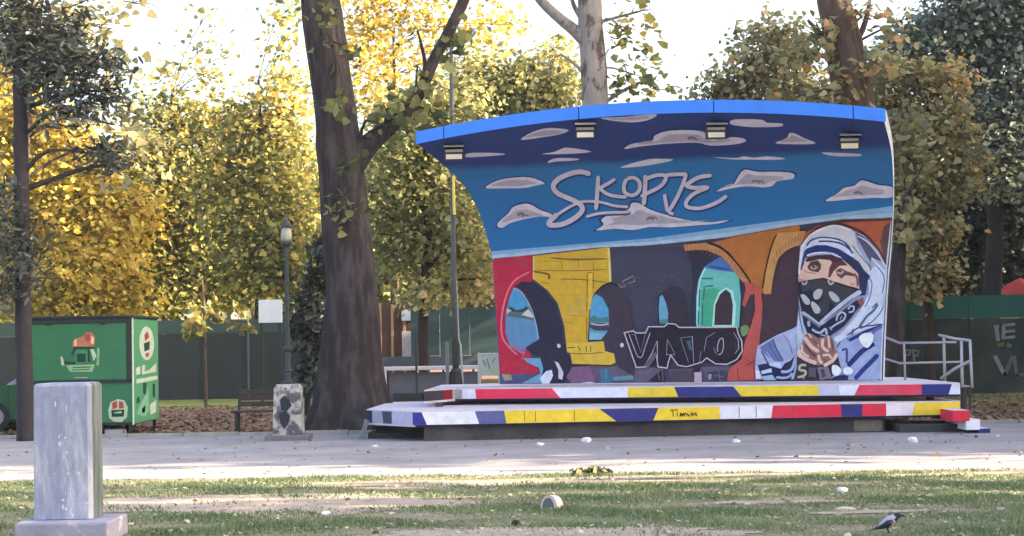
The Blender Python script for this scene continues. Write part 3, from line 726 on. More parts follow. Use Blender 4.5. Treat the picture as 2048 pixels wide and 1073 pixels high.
# robe, right side
shape(ZR, [(1100, 640), (1200, 480), (1330, 430), (1700, 300), (1690, 480), (1640, 700), (1630, 1010), (1240, 1010), (1170, 900)], (142, 158, 208), ZK)
for p, w, c in (([(1705, 300), (1560, 360), (1400, 440), (1255, 515)], 44, (28, 44, 118)), ([(1580, 560), (1460, 620), (1350, 720), (1245, 835)], 62, (28, 40, 112)), ([(1625, 690), (1540, 780), (1440, 880), (1330, 1000)], 58, (32, 50, 124)), ([(1165, 640), (1225, 622), (1232, 700), (1230, 800)], 28, (50, 66, 128)), ([(1240, 430), (1245, 515)], 20, (60, 84, 140)), ([(1110, 600), (1160, 500), (1240, 420)], 16, (72, 92, 146)), ([(1400, 740), (1310, 830)], 10, (180, 192, 228)), ([(1590, 600), (1480, 720), (1330, 860)], 60, (150, 166, 214)), ([(1600, 800), (1500, 990)], 30, (156, 172, 216)), ([(1680, 330), (1570, 400), (1560, 440)], 40, (88, 96, 168)), ([(1260, 600), (1370, 520)], 30, (130, 146, 200)), ([(1180, 680), (1190, 830)], 26, (160, 174, 216))):
    stroke(ZR, p, w, c, ZK)
shape(ZR, [(1020, 1005), (1100, 960), (1180, 945), (1255, 960), (1245, 1010)], (30, 38, 96), ZK)
# veil
V_ = 'painted_veil'
shape(V_, [(366, 560), (382, 600), (402, 680), (424, 745), (392, 800), (358, 845), (352, 700)], (176, 188, 222), Z5)
stroke(V_, [(366, 560), (375, 650), (395, 730)], 8, (90, 104, 150), Z5)
shape(V_, [(368, 330), (374, 190), (430, 112), (520, 66), (600, 54), (700, 85), (730, 200), (800, 330), (790, 420), (700, 300), (600, 200), (440, 170), (388, 260), (372, 380)], (188, 190, 206), Z5)
stroke(V_, [(370, 400), (378, 250), (400, 165), (450, 105), (530, 66), (600, 56), (690, 84)], 12, (206, 212, 232), Z5)
shape(V_, [(790, 350), (850, 300), (905, 350), (910, 480), (893, 665), (720, 722), (640, 760), (600, 790), (575, 765), (640, 700), (740, 590), (795, 480)], (188, 200, 230), Z5)
shape(V_, [(910, 128), (1000, 180), (1080, 275), (1150, 370), (1250, 510), (1180, 480), (1095, 440), (1085, 500), (1000, 340), (930, 200)], (78, 78, 106), ZH)
for p, w, c in (([(1100, 450), (1180, 540), (1275, 640)], 22, (196, 204, 230)), ([(930, 170), (1040, 240), (1150, 370), (1270, 560)], 14, (200, 204, 222)), ([(870, 290), (960, 420), (1080, 560), (1085, 610)], 12, (90, 92, 122)), ([(1080, 480), (1085, 610)], 10, (96, 96, 120)), ([(1150, 540), (1230, 640), (1250, 740), (1225, 880)], 14, (96, 112, 156)), ([(1070, 690), (1105, 760), (1080, 920), (1020, 1040)], 12, (78, 92, 140))):
    stroke(V_, p, w, c, ZH)
for p, w, c in (([(890, 470), (880, 570), (820, 650), (740, 700)], 8, (92, 110, 152)), ([(850, 548), (820, 590), (780, 625), (735, 690)], 15, (78, 94, 124)), ([(845, 540), (815, 570)], 16, (70, 84, 110)), ([(720, 610), (660, 680), (600, 740)], 12, (150, 164, 206)), ([(700, 700), (690, 740)], 30, (104, 128, 162)), ([(800, 560), (750, 640)], 8, (150, 166, 208)), ([(660, 740), (690, 720), (740, 690), (880, 670)], 8, (40, 54, 110))):
    stroke(V_, p, w, c, Z5)
shape(V_, [(318, 335), (350, 250), (450, 185), (600, 178), (760, 218), (850, 320), (915, 425), (870, 445), (760, 350), (560, 280), (430, 285)], (196, 206, 236), ZH)
stroke(V_, [(325, 300), (370, 235), (440, 202), (520, 188), (680, 208), (780, 255), (850, 340)], 20, (44, 62, 118), ZH)
stroke(V_, [(465, 240), (600, 238), (730, 265), (820, 322), (880, 400)], 22, (26, 48, 118), ZH)
shape(V_, [(298, 370), (330, 330), (440, 288), (560, 288), (700, 330), (790, 390), (870, 440), (950, 500), (1010, 600), (1085, 672), (1055, 720), (1030, 890), (965, 905), (940, 640), (850, 560), (760, 510), (735, 440), (640, 382), (480, 372), (380, 402), (310, 470), (275, 590), (248, 610), (278, 480)], (26, 44, 108), ZH)
shape(V_, [(760, 470), (870, 470), (960, 540), (1010, 640), (1050, 700), (1000, 880), (960, 890), (950, 640), (860, 560)], (34, 40, 76), ZH)
stroke(V_, [(330, 425), (400, 396), (520, 384), (640, 400), (740, 455)], 22, (196, 204, 232), ZH)
stroke(V_, [(300, 500), (320, 440)], 14, (170, 184, 220), ZH)
stroke(V_, [(240, 650), (250, 500), (285, 330)], 24, (206, 212, 234), ZH)
# face
F_ = 'painted_face'
shape(F_, [(250, 640), (300, 510), (330, 455), (420, 420), (620, 414), (740, 455), (850, 552), (940, 640), (955, 820), (900, 800), (650, 760), (560, 730), (330, 745), (236, 755), (224, 690)], (204, 172, 164), ZH)
shape(F_, [(310, 480), (350, 440), (440, 418), (620, 412), (740, 455), (790, 522), (640, 520), (610, 478), (480, 466), (380, 492), (330, 500)], (58, 34, 46), ZH)
shape(F_, [(335, 560), (375, 500), (460, 478), (500, 530), (495, 585), (465, 625), (380, 610), (350, 590)], (74, 48, 56), ZH)
shape(F_, [(368, 562), (425, 536), (472, 566), (430, 596), (385, 590)], (150, 132, 132), ZH)
blob(F_, [(395, 555), (412, 545), (430, 558), (415, 575)], (46, 34, 44), ZH)
shape(F_, [(630, 510), (780, 498), (815, 545), (720, 545), (650, 610), (610, 680), (585, 690), (600, 570)], (84, 46, 56), ZH)
shape(F_, [(676, 605), (735, 572), (800, 610), (890, 640), (895, 672), (790, 660), (745, 700), (690, 662)], (92, 60, 66), ZH)
shape(F_, [(688, 622), (738, 592), (776, 620), (740, 652), (700, 645)], (168, 150, 152), ZH)
blob(F_, [(708, 608), (730, 598), (745, 615), (725, 628)], (40, 28, 38), ZH)
stroke(F_, [(300, 600), (340, 625), (440, 640)], 10, (140, 100, 104), ZH)
stroke(F_, [(895, 640), (930, 700), (935, 790)], 26, (112, 66, 72), ZH)
shape(F_, [(930, 960), (1000, 915), (1010, 1000), (940, 1060)], (130, 82, 90), ZH)
shape(F_, [(225, 690), (330, 720), (330, 760), (240, 770)], (174, 128, 140), ZH)
stroke(F_, [(840, 750), (870, 770), (900, 750)], 12, (168, 110, 100), ZH)
# bandana
B_ = 'painted_bandana'
shape(B_, [(366, 412), (440, 396), (520, 384), (570, 405), (600, 412), (745, 458), (700, 500), (600, 585), (490, 676), (440, 645), (385, 595), (368, 510)], (26, 28, 50), Z5)
shape(B_, [(378, 420), (440, 404), (515, 394), (600, 424), (715, 462), (590, 560), (520, 500), (440, 460), (390, 470)], (52, 54, 66), Z5)
shape(B_, [(520, 500), (555, 520), (545, 590), (500, 630), (480, 560)], (48, 52, 68), Z5)
stroke(B_, [(545, 400), (560, 425), (580, 412)], 12, (170, 158, 170), Z5)
stroke(B_, [(385, 415), (405, 425), (418, 405)], 12, (164, 150, 164), Z5)
for p in ([(460, 472), (488, 454), (512, 464), (496, 510), (466, 518), (455, 496)], [(550, 472), (578, 474), (612, 508), (612, 532), (585, 532), (560, 506)], [(378, 490), (400, 488), (432, 520), (432, 548), (405, 546), (385, 512)], [(443, 533), (466, 538), (497, 575), (492, 602), (465, 602), (445, 562)]): blob(B_, p, (166, 172, 184), Z5)
shape(B_, [(388, 612), (490, 692), (600, 612), (722, 520), (742, 560), (645, 680), (560, 742), (480, 752), (420, 722), (395, 662)], (24, 30, 62), Z5)
stroke(B_, [(748, 468), (690, 505), (600, 575), (495, 672)], 28, (168, 180, 206), Z5)
stroke(B_, [(388, 596), (440, 634), (492, 674)], 20, (160, 174, 204), Z5)
stroke(B_, [(700, 510), (600, 590), (520, 655)], 5, (70, 84, 120), Z5)
stroke(B_, [(410, 618), (450, 648), (486, 676)], 5, (70, 84, 120), Z5)
for p, w in (([(565, 692), (600, 668), (640, 645), (652, 612), (628, 598), (604, 620), (598, 650)], 11), ([(668, 580), (680, 562), (702, 562), (700, 590), (672, 598)], 10), ([(448, 700), (470, 716), (500, 722), (530, 700), (538, 735)], 14), ([(555, 690), (570, 705)], 14), ([(620, 640), (632, 620)], 8), ([(500, 735), (545, 745)], 12)): stroke(B_, p, w, (160, 174, 206), Z5)
blob(B_, [(418, 655), (434, 650), (438, 680), (424, 685)], (150, 164, 196), Z5)
# hands
H_ = 'painted_hands'
shape(H_, [(690, 450), (780, 420), (900, 500), (1000, 440), (1050, 480), (1090, 640), (1110, 690), (1040, 780), (950, 840), (850, 800), (740, 760), (640, 700), (630, 640), (680, 520)], (132, 96, 98), ZK)
for p, w in (([(640, 625), (640, 690), (735, 755), (855, 800)], 46), ([(695, 465), (790, 590), (885, 655)], 44), ([(750, 425), (790, 480)], 34), ([(1115, 680), (1050, 770), (945, 832)], 40), ([(935, 490), (930, 590), (1005, 655)], 36), ([(1000, 450), (1010, 540), (1018, 610)], 24), ([(880, 690), (890, 760), (930, 800)], 34), ([(930, 700), (1010, 695), (1040, 740)], 26), ([(670, 560), (680, 660), (760, 720)], 26), ([(870, 560), (885, 600)], 22)): stroke(H_, p, w * 1.1, (206, 176, 170), ZK)
for p, w in (([(705, 560), (770, 650), (850, 720)], 36), ([(800, 490), (860, 560)], 22), ([(960, 500), (975, 600)], 18), ([(1045, 500), (1062, 640)], 28), ([(940, 740), (980, 790)], 22)): stroke(H_, p, w * .75, (88, 52, 62), ZK)
shape(H_, [(860, 852), (1000, 842), (1048, 985), (900, 1012)], (112, 106, 128), ZK)
shape(H_, [(900, 880), (950, 870), (970, 960), (930, 990)], (72, 60, 78), ZK)
shape(H_, [(760, 850), (850, 860), (850, 980), (750, 970)], (78, 74, 92), ZK)
stroke(H_, [(725, 825), (655, 825), (640, 880), (715, 900), (700, 955), (615, 975)], 30, (172, 166, 160), ZK)
stroke(H_, [(690, 965), (695, 1005)], 26, (160, 154, 150), ZK)
for p in ([(1050, 832), (1110, 828), (1172, 892), (1120, 955), (1058, 935)], [(1188, 880), (1240, 848), (1312, 880), (1292, 935), (1210, 935)], [(1388, 470), (1470, 418), (1562, 430), (1562, 520), (1500, 604), (1430, 572)]): blob('painted_robe', p, (226, 228, 246), ZK)
stroke('painted_red_pier', [(45, 885), (110, 918)], 8, (50, 24, 34), Z5)
stroke('painted_red_pier', [(108, 888), (50, 922)], 8, (50, 24, 34), Z5)
stroke('painted_edge_line', [(1786, 434), (1778, 520), (1770, 640), (1765, 765)], 6, (186, 196, 226), lay=LAY[0] + 0.002)
figure_parts = ('painted_robe', 'painted_veil', 'painted_face', 'painted_bandana', 'painted_hands')
FIG = None
import re
for nm, d in PAINT.items():
    base_nm = re.sub(r'_\d+$', '', nm)
    par = FIG if (nm in figure_parts and FIG is not None) else STG
    o = raw(base_nm, d['v'], d['f'], d['mats'], par, fmat=d['m'])
    if nm == 'painted_robe': FIG = o; o['label'] = 'painted praying figure in blue-striped white veil and black bandana'
    if nm == 'painted_lettering': o['label'] = 'pale brush lettering reading Skopje on the painted sky'
    if nm == 'painted_tag_lettering': o['label'] = 'black graffiti tag VATO with pale outline'

# ---- platforms
m_slab = mat('platform_concrete', alb((190, 186, 205)), 0.85, 0.14, 2.0, 0.3, 40)
m_under = mat('dark_underside', (0.035, 0.033, 0.036), 0.9, 0.3)
m_sup = mat('shaded_base_wall', (0.055, 0.050, 0.055), 0.95, 0.3, 2.0, 0.4, 20, col2=(0.085, 0.078, 0.08), nscale=1.5)  # shade under the platform overhang is put into this dark colour
NAVY, WHT, RED, YEL, SLA, LAV, GRY, BLU = (46, 50, 122), (206, 212, 242), (196, 44, 74), (214, 190, 58), (82, 88, 146), (176, 178, 210), (150, 150, 166), (44, 46, 140)
def platform(name, zt, zb, front, left, right_back, back_left, segs, lsegs, label):
    FL = G(*front[0], zt); FR = G(*front[1], zt); LB = G(*left, zt)
    poly = [LB, FL, FR, Vector((FR.x + 0.05, right_back, zt)), Vector((LB.x + 0.15, back_left, zt))]
    b = MB().prism([(p.x, p.y) for p in poly], zb, zt)
    s = b.build(name, m_slab, STG); s['label'] = label
    def band(P0, P1, z0, z1, segs, x0, x1, eps=0.006):
        d = (P1 - P0); nrm = Vector((d.y, -d.x, 0)).normalized()
        def at(t, z): return Vector((P0.x + d.x * t, P0.y + d.y * t, z)) + nrm * eps
        xa = (0.0, 0.0)
        for (xt, xb, c) in segs:
            tb = (min(1, max(0, (xt - x0) / (x1 - x0))), min(1, max(0, (xb - x0) / (x1 - x0))))
            r_ = random.Random(int(xt)); rows = 5
            vs = []
            for k in range(rows + 1):                      # brush-ragged side edges
                h = k / rows; zz = z0 + (z1 - z0) * h
                jl, jr = (r_.uniform(-.0015, .0015) if xa[0] > 0 else 0), (r_.uniform(-.0015, .0015) if tb[0] < 1 else 0)
                vs.append((at(xa[1] + (xa[0] - xa[1]) * h, zz), at(tb[1] + (tb[0] - tb[1]) * h, zz)))
            q = MB(); n = rows + 1
            V4 = []
            for l_, rr in vs: V4 += [l_, rr]
            V4 += [p - nrm * (eps - 0.001) for p in V4]
            fs = [(2 * k, 2 * k + 1, 2 * k + 3, 2 * k + 2) for k in range(rows)]
            m_ = 2 * n
            fs += [(m_ + 2 * k, m_ + 2 * k + 2, m_ + 2 * k + 3, m_ + 2 * k + 1) for k in range(rows)]
            fs += [(2 * k, 2 * k + 2, m_ + 2 * k + 2, m_ + 2 * k) for k in range(rows)] + [(2 * k + 1, m_ + 2 * k + 1, m_ + 2 * k + 3, 2 * k + 3) for k in range(rows)]
            fs += [(0, m_, m_ + 1, 1), (2 * rows, 2 * rows + 1, m_ + 2 * rows + 1, m_ + 2 * rows)]
            q.add(V4, fs).build('painted_panel', paint(c), s)
            xa = tb
        return at
    at = band(FL, FR, zb + 0.035, zt - 0.02, segs, front[0][0], front[1][0])
    band(LB, FL, zb + 0.035, zt - 0.02, lsegs, left[0], front[0][0])
    # navy lower lip
    d = FR - FL; nrm = Vector((d.y, -d.x, 0)).normalized()
    MB().extr([FL + Vector((0, 0, zb - zt)) + nrm * 0.004, FR + Vector((0, 0, zb - zt)) + nrm * 0.004, FR + Vector((0, 0, zb - zt + 0.033)) + nrm * 0.004, FL + Vector((0, 0, zb - zt + 0.033)) + nrm * 0.004], -nrm * 0.003).build('lower_lip', paint((24, 24, 60)), s)
    return s, FL, FR, LB, at
LOW, LFL, LFR, LLB, atL = platform('lower_platform', 0.50, 0.24, [(830, 823), (1920, 802)], (733, 819), 37.0, 36.6,
    [(843, 853, BLU), (948, 956, WHT), (1006, 1010, SLA), (1195, 1228, YEL), (1313, 1302, NAVY), (1434, 1436, YEL), (1542, 1538, WHT), (1678, 1680, RED), (1722, 1722, NAVY), (1770, 1770, RED), (1828, 1822, (214, 210, 232)), (1920, 1920, YEL)],
    [(745, 745, (30, 34, 70)), (765, 768, (150, 152, 180)), (785, 785, (60, 62, 90)), (826, 826, (170, 170, 205)), (830, 830, BLU)], 'wide lower platform edged with red, white, navy and yellow panels')
UPP, UFL, UFR, ULB, atU = platform('upper_platform', 0.80, 0.575, [(910, 777), (1920, 766)], (848, 781), 36.9, 37.2,
    [(925, 925, GRY), (953, 955, WHT), (1115, 1133, (206, 52, 84)), (1272, 1272, WHT), (1366, 1374, YEL), (1484, 1500, NAVY), (1650, 1652, YEL), (1690, 1692, LAV), (1730, 1720, WHT), (1848, 1848, (206, 60, 88)), (1905, 1898, NAVY), (1920, 1920, WHT)],
    [(868, 868, (52, 50, 66)), (886, 886, (52, 50, 66)), (904, 904, (120, 24, 34)), (910, 910, GRY)], 'upper platform under the mural wall with painted coloured edge')
# joints scratched in the edge and the scribble
for x_ in (1046, 1068, 1145, 1474, 1508, 1582, 1640):
    t_ = (x_ - 830) / 1090.0
    MB().extr([atL(t_ - .0006, 0.29), atL(t_ + .0006, 0.29), atL(t_ + .0006, 0.47), atL(t_ - .0006, 0.47)], (0, -0.003, 0)).build('edge_joint', paint((90, 82, 60)), LOW)
sx_ = 1337
scr = MB(); r_ = random.Random(2)
def glyph(x0, pts, w=1.6):
    for (a_, b2), (c_, d_) in zip(pts[:-1], pts[1:]):
        t0, t1 = (x0 + a_ - 830) / 1090, (x0 + c_ - 830) / 1090
        scr.tube([atL(t0, 0.33 + b2 * 0.0075) - Vector((0, 0.004, 0)), atL(t1, 0.33 + d_ * 0.0075) - Vector((0, 0.004, 0))], w * 0.0042, 5)
glyph(1336, [(0, 14), (14, 15)]); glyph(1341, [(0, 14), (1, 0)]); glyph(1350, [(0, 9), (0, 0)]); glyph(1350, [(0, 13), (1, 13.5)], 2)
glyph(1356, [(0, 0), (1, 8), (4, 1), (7, 8), (9, 0)], 2.4); glyph(1366, [(0, 8), (8, 1), (4, 5)], 2.4); glyph(1378, [(0, 0), (1, 8), (5, 2), (9, 8), (11, 0)], 1.8)
scr.build('scribbled_lettering', paint((44, 38, 34)), LOW)
# supports
def inset_front(FL, FR, LB, d): return FL + Vector((0.5, d, 0)), FR + Vector((-0.9, d, 0))
a_, c_ = LFL, LFR
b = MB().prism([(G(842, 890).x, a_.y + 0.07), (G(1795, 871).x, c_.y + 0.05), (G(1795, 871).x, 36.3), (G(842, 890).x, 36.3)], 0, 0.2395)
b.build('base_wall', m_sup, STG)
b = MB().box(G(1742, 875).x, G(1793, 872).x, c_.y + 0.02, c_.y + 0.049, 0.02, 0.21, 0.004); b.build('base_patch', mat('bare_base_block', (0.17, 0.15, 0.125), 0.9, 0.25), STG)
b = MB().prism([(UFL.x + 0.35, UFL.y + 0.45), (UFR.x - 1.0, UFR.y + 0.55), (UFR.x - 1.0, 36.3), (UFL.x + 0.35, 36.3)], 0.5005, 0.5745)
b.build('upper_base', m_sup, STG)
for x_, y_ in ((ULB.x + 0.25, ULB.y + 0.3), (UFR.x - 0.35, UFR.y + 0.7)): MB().box(x_ - .06, x_ + .06, y_ - .06, y_ + .06, 0.5005, 0.5745).build('support_block', m_sup, STG)
# dark steps heaped at the left end
q = G(725, 884)
m_stp = mat('blackened_step', (0.05, 0.047, 0.05), 0.9, 0.3, 3, 0.4, 20)
MB().box(q.x + 0.02, q.x + 0.95, 32.6, 34.6, 0.0, 0.10, 0.008).build('side_step', m_stp, STG)
MB().box(q.x + 0.14, q.x + 0.95, 32.75, 34.6, 0.1003, 0.20, 0.008).build('side_step', m_stp, STG)
MB().extr([P(718, 880, 32.4), P(727, 880, 32.4), P(738, 842, 32.5), P(729, 838, 32.5)], (0, 0.05, 0)).build('leaning_board', mat('grey_board', (0.16, 0.155, 0.16), 0.8, 0.3), STG)
# right-hand steps
for (x0, x1, y0, y1, c) in ((1905, 1940, 822, 842, RED), (1932, 1961, 840, 859, WHT), (1957, 1981, 858, 871, (38, 42, 110))):
    D = 30.9
    a_ = P(x0, y0, D); c_ = P(x1, y1, D)
    st_ = MB().box(a_.x, c_.x, D, D + 1.5, max(0.0, c_.z - 0.01), a_.z, 0.006).build('stair_step', paint(c), STG)
    MB().box(a_.x + .01, c_.x - .01, D + 0.01, D + 1.49, a_.z + 0.0015, a_.z + 0.006).build('tread', m_slab, st_)
MB().prism([(P(1800, 860, 31.5).x, 31.5), (P(1935, 860, 31.5).x, 31.5), (P(1935, 860, 31.5).x, 33.0), (P(1800, 860, 31.5).x, 33.0)], 0, 0.13).build('stair_base', m_sup, STG)
# handrail
m_rail = mat('galvanised_rail', alb((150, 152, 170)), 0.45, 0.12, 8, spec=0.5, metal=0.0)
Z8 = Z(1540, 640, 3.974)
HR = MB().tube([P(*Z8(p), D) for p, D in (((885, 120), 34.6), ((905, 135), 34.6), ((1030, 185), 34.2), ((1260, 182), 34.0), ((1480, 178), 33.8))], 0.022, 8).build('handrail', m_rail, STG, smooth=True)
def rail(nm, pts, r=0.02): MB().tube([P(*Z8(p), D) for p, D in pts], r, 8).build(nm, m_rail, HR, smooth=True)
rail('rail', [((880, 298), 34.6), ((1030, 345), 34.2), ((1520, 335), 33.8)])
rail('post', [((1065, 190), 34.15), ((1075, 490), 34.15)])
rail('post', [((1380, 120), 33.9), ((1390, 500), 33.9)], 0.026)
rail('rail', [((1345, 122), 33.9), ((1470, 150), 33.4), ((1590, 165), 32.6)], 0.024)
rail('post', [((1520, 165), 33.2), ((1525, 400), 33.2), ((1532, 560), 33.2)], 0.026)
rail('post', [((1590, 165), 32.6), ((1600, 400), 32.6), ((1608, 540), 32.6)], 0.024)
rail('rail', [((1362, 465), 33.9), ((1470, 390), 33.4), ((1585, 330), 32.6)], 0.028)
rail('rail', [((1532, 525), 33.2), ((1608, 535), 32.6)], 0.02)
MB().tube([P(*Z8((1540, 540)), 33.0), P(*Z8((1540, 720)), 33.0)], 0.05, 6).build('post', paint((52, 54, 60)), HR)
MB().tube([P(*Z8((1590, 530)), 32.6), P(*Z8((1590, 715)), 32.6)], 0.02, 6).build('post', paint((52, 54, 60)), HR)
# floodlights under the canopy
m_blk = mat('black_metal', (0.03, 0.03, 0.033), 0.5, 0.2)
m_lens = mat('floodlight_glass', alb((205, 200, 192)), 0.25, 0.06, spec=0.5)
m_gal = mat('grey_housing', alb((150, 146, 150)), 0.5, 0.15)
for i, (px, py, lab) in enumerate(((908, 305, 'floodlight with black visor at the left tip of the blue canopy'), (1170, 261, 'floodlight hanging second from the left under the canopy edge'), (1432, 261, 'floodlight over the long painted cloud right of the canopy middle'), (1698, 283, 'floodlight near the right corner of the blue canopy'))):
    u, v = to_uv(np.array([[px, py]])); s = Vector(surf(u, v)[0]); n = Vector(NSIGN * normal(u, v)[0])
    c = s + n * 0.42
    c = EYE + (c - EYE)            # lamp hangs clear of the wall
    q = P(px, py, c.y); c = Vector((q.x, q.y, q.z))
    t = thing('floodlight', lab, 'floodlight', c, 'floodlights under the canopy')
    w = 0.17
    MB().box(c.x - w, c.x + w, c.y - 0.05, c.y + 0.12, c.z - 0.14, c.z + 0.06, 0.012).build('housing', m_blk, t)
    MB().extr([c + Vector((-w - .01, -0.20, 0.075)), c + Vector((w + .01, -0.20, 0.075)), c + Vector((w - .02, 0.06, 0.15)), c + Vector((-w + .02, 0.06, 0.15))], (0, 0, 0.016)).build('visor', m_gal, t)
    MB().box(c.x - w + .03, c.x + w - .03, c.y - 0.056, c.y - 0.0505, c.z - 0.125, c.z - 0.04).build('lens', m_lens, t)
    MB().box(c.x - w + .02, c.x + w - .02, c.y - 0.052, c.y - 0.0505, c.z + 0.0, c.z + 0.045).build('top_trim', m_gal, t)
    uu_ = canopy_u((888, 1158, 1428, 1707)[i]); e_ = Vector(surf(np.array([uu_]), np.ones(1))[0])
    MB().tube([c + Vector((0, 0.09, 0.05)), (c + s) / 2 + Vector((0, .05, .12)), s], 0.018, 6).build('bracket', m_blk, t)
    MB().tube([c + Vector((-.1, 0.09, 0.05)), c * .5 + e_ * .5 + Vector((0, 0.05, -.02)), e_ + Vector((0, 0.0, 0.0))], 0.007, 5).build('cable', m_blk, t)
# ------------------------------------------------------------------ foreground pedestal
m_ped = mat('streaked_concrete', alb((134, 142, 172)), 0.9, 0.22, 7.0, 0.5, 40, col2=alb((172, 176, 198)), nscale=1.3, mix=(0.50, 0.66), stretch=(4, 4, 0.9))
m_ped2 = mat('dark_side_concrete', alb((104, 112, 122)), 0.9, 0.25, 3.0, 0.35, 30, col2=alb((70, 88, 88)), nscale=1.8, mix=(0.45, 0.62), stretch=(4, 4, 0.7))  # darker green-grey for the column's right side
a, c = P(68, 1040, 16.0), P(182, 766, 16.0)
e = P(207, 766, 16.5)
t = thing('concrete_pedestal', 'tall streaked grey concrete pedestal on a slab in the left foreground', 'pedestal', ((a.x + c.x) / 2, 16.2, 0))
xr = c.x
b = MB(); bm = bmesh.new()
poly = [(a.x, 16.0), (c.x - 0.03, 16.0), (c.x + 0.005, 16.03), (e.x + 0.01, 16.40), (e.x - 0.04, 16.50), (a.x + 0.02, 16.50)]
top = [(x + (0.006 if i in (0, 5) else -0.006), y) for i, (x, y) in enumerate(poly)]
n = len(poly); zb, ztp = 0.19, c.z
v = [(x, y, zb) for x, y in poly] + [(x, y, ztp - 0.025) for x, y in top] + [((x - (a.x + c.x) / 2) * .93 + (a.x + c.x) / 2, 16.22 + (y - 16.22) * .93, ztp) for x, y in top]
f = [tuple(range(n - 1, -1, -1)), tuple(range(2 * n, 3 * n))]
fm = [0, 0]
for k in range(2):
    for i in range(n):
        f.append((k * n + i, k * n + (i + 1) % n, (k + 1) * n + (i + 1) % n, (k + 1) * n + i)); fm.append(1 if i in (2, 3) else 0)
raw('column', v, f, [m_ped, m_ped2], t, fmat=fm)
g = P(28, 1045, 15.75); h = P(216, 1040, 15.75)
MB().box(g.x, h.x, 15.75, 16.55, -0.05, 0.185, 0.018).build('base_slab', mat('slab_concrete', alb((132, 134, 160)), 0.9, 0.2, 4, 0.4, 30, col2=alb((176, 172, 182)), nscale=5, mix=(0.55, 0.68)), t)
m_flake = mat('pale_paint_flake', alb((182, 186, 206)), 0.8, 0.1)
rg = random.Random(12)
for i in range(26):      # flaking paint
    px = rg.gauss(128, 13); py = rg.uniform(775, 1035)
    if i > 20: px, py = rg.gauss(176, 2), rg.uniform(900, 1030)
    q = P(px, py, 15.997); w_, h_ = rg.uniform(.003, .016), rg.uniform(.008, .035)
    pts = [q + Vector((w_ * math.cos(k * 1.05) * rg.uniform(.6, 1.2), 0, h_ * math.sin(k * 1.05) * rg.uniform(.6, 1.2))) for k in range(6)]
    MB().extr(pts, (0, 0.002, 0)).build('paint_flake', m_flake, t)

# ------------------------------------------------------------------ kiosk
KD = 35.3
kr = P(265, 700, KD).x; kl = P(60, 700, KD).x; ktop = P(262, 636, KD).z
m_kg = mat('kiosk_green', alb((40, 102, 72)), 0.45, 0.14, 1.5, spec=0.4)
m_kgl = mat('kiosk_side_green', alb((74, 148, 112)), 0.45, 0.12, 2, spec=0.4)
m_kblk = mat('kiosk_black_frame', (0.025, 0.03, 0.03), 0.5, 0.2)
m_cream = paint((160, 182, 160)); m_pink = paint((160, 106, 88)); m_dkg = paint((22, 58, 44)); m_redd = paint((150, 70, 66)); m_kw = paint((182, 198, 186))
t = thing('food_kiosk', 'green snack kiosk with emblem panels behind the concrete pedestal', 'kiosk', ((kl + kr) / 2, KD + 1.2, 0))
z1 = P(262, 762, KD).z; z0 = P(265, 850, KD).z
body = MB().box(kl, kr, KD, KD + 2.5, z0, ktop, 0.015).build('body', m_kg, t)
MB().box(kl + .02, kr - .11, KD - 0.02, KD - 0.002, z1 + 0.03, ktop - 0.10, 0.006).build('hatch_panel', m_kg, t)
MB().box(kl - .03, kr + .03, KD - 0.05, KD + 2.54, ktop + 0.001, ktop + 0.05, 0.01).build('roof', m_kblk, t)
MB().box(kl, kr - .005, KD - 0.03, KD - 0.003, ktop - 0.085, ktop - 0.002).build('frame_bar', m_kblk, t)
MB().box(kr - .10, kr - .012, KD - 0.03, KD - 0.003, z1, ktop - 0.087).build('frame_bar', m_kblk, t)
MB().box(kl, kr - .012, KD - 0.03, KD - 0.003, z1 - .03, z1 + 0.02).build('frame_bar', m_kblk, t)
MB().tube([(kr + .004, KD - 0.008, z0), (kr + .004, KD - 0.008, ktop)], 0.018, 6).build('corner_trim', m_kw, t)
def flat_front(nm, pts, m, parent, dy):
    MB().extr([P(x, y, KD - dy) for x, y in pts], (0, 0.0015, 0)).build(nm, m, parent)
Zk = Z(0, 600, 3.576)
em = MB().extr([P(*Zk(p), KD - 0.0235) for p in ((515, 350), (520, 300), (545, 275), (590, 262), (615, 235), (655, 232), (680, 262), (678, 310), (665, 345))], (0, 0.0015, 0)).build('emblem', m_pink, t)
for pts, m_, dy in (([(600, 250), (640, 240), (650, 290), (615, 300)], m_redd, .0255), ([(520, 335), (668, 335), (668, 352), (520, 352)], m_dkg, .0255), ([(530, 285), (548, 280), (550, 330), (530, 335)], paint((214, 160, 130)), .0255), ([(650, 260), (672, 270), (668, 320), (650, 310)], paint((222, 178, 150)), .0255),
                    ([(505, 395), (530, 352), (545, 352), (520, 400)], m_dkg, .0235), ([(645, 352), (668, 352), (690, 400), (670, 440)], m_cream, .0235), ([(532, 360), (625, 362), (632, 455), (540, 460)], paint((64, 118, 92)), .0235), ([(548, 385), (612, 385), (612, 445), (552, 445)], m_dkg, .0255), ([(625, 355), (640, 355), (645, 445), (630, 445)], m_dkg, .0257),
                    ([(432, 405), (448, 410), (462, 470), (440, 470)], m_cream, .0235), ([(455, 440), (540, 445), (540, 462), (460, 462)], m_dkg, .0236), ([(695, 340), (712, 350), (708, 470), (690, 470)], paint((120, 160, 130)), .0235), ([(470, 468), (680, 462), (660, 515), (500, 515)], paint((128, 162, 130)), .0237), ([(520, 480), (650, 476), (648, 486), (520, 490)], m_kg, .0257), ([(515, 498), (645, 494), (640, 503), (520, 507)], m_kg, .0257)):
    flat_front('emblem_shape', [Zk(p) for p in pts], m_, em, dy)
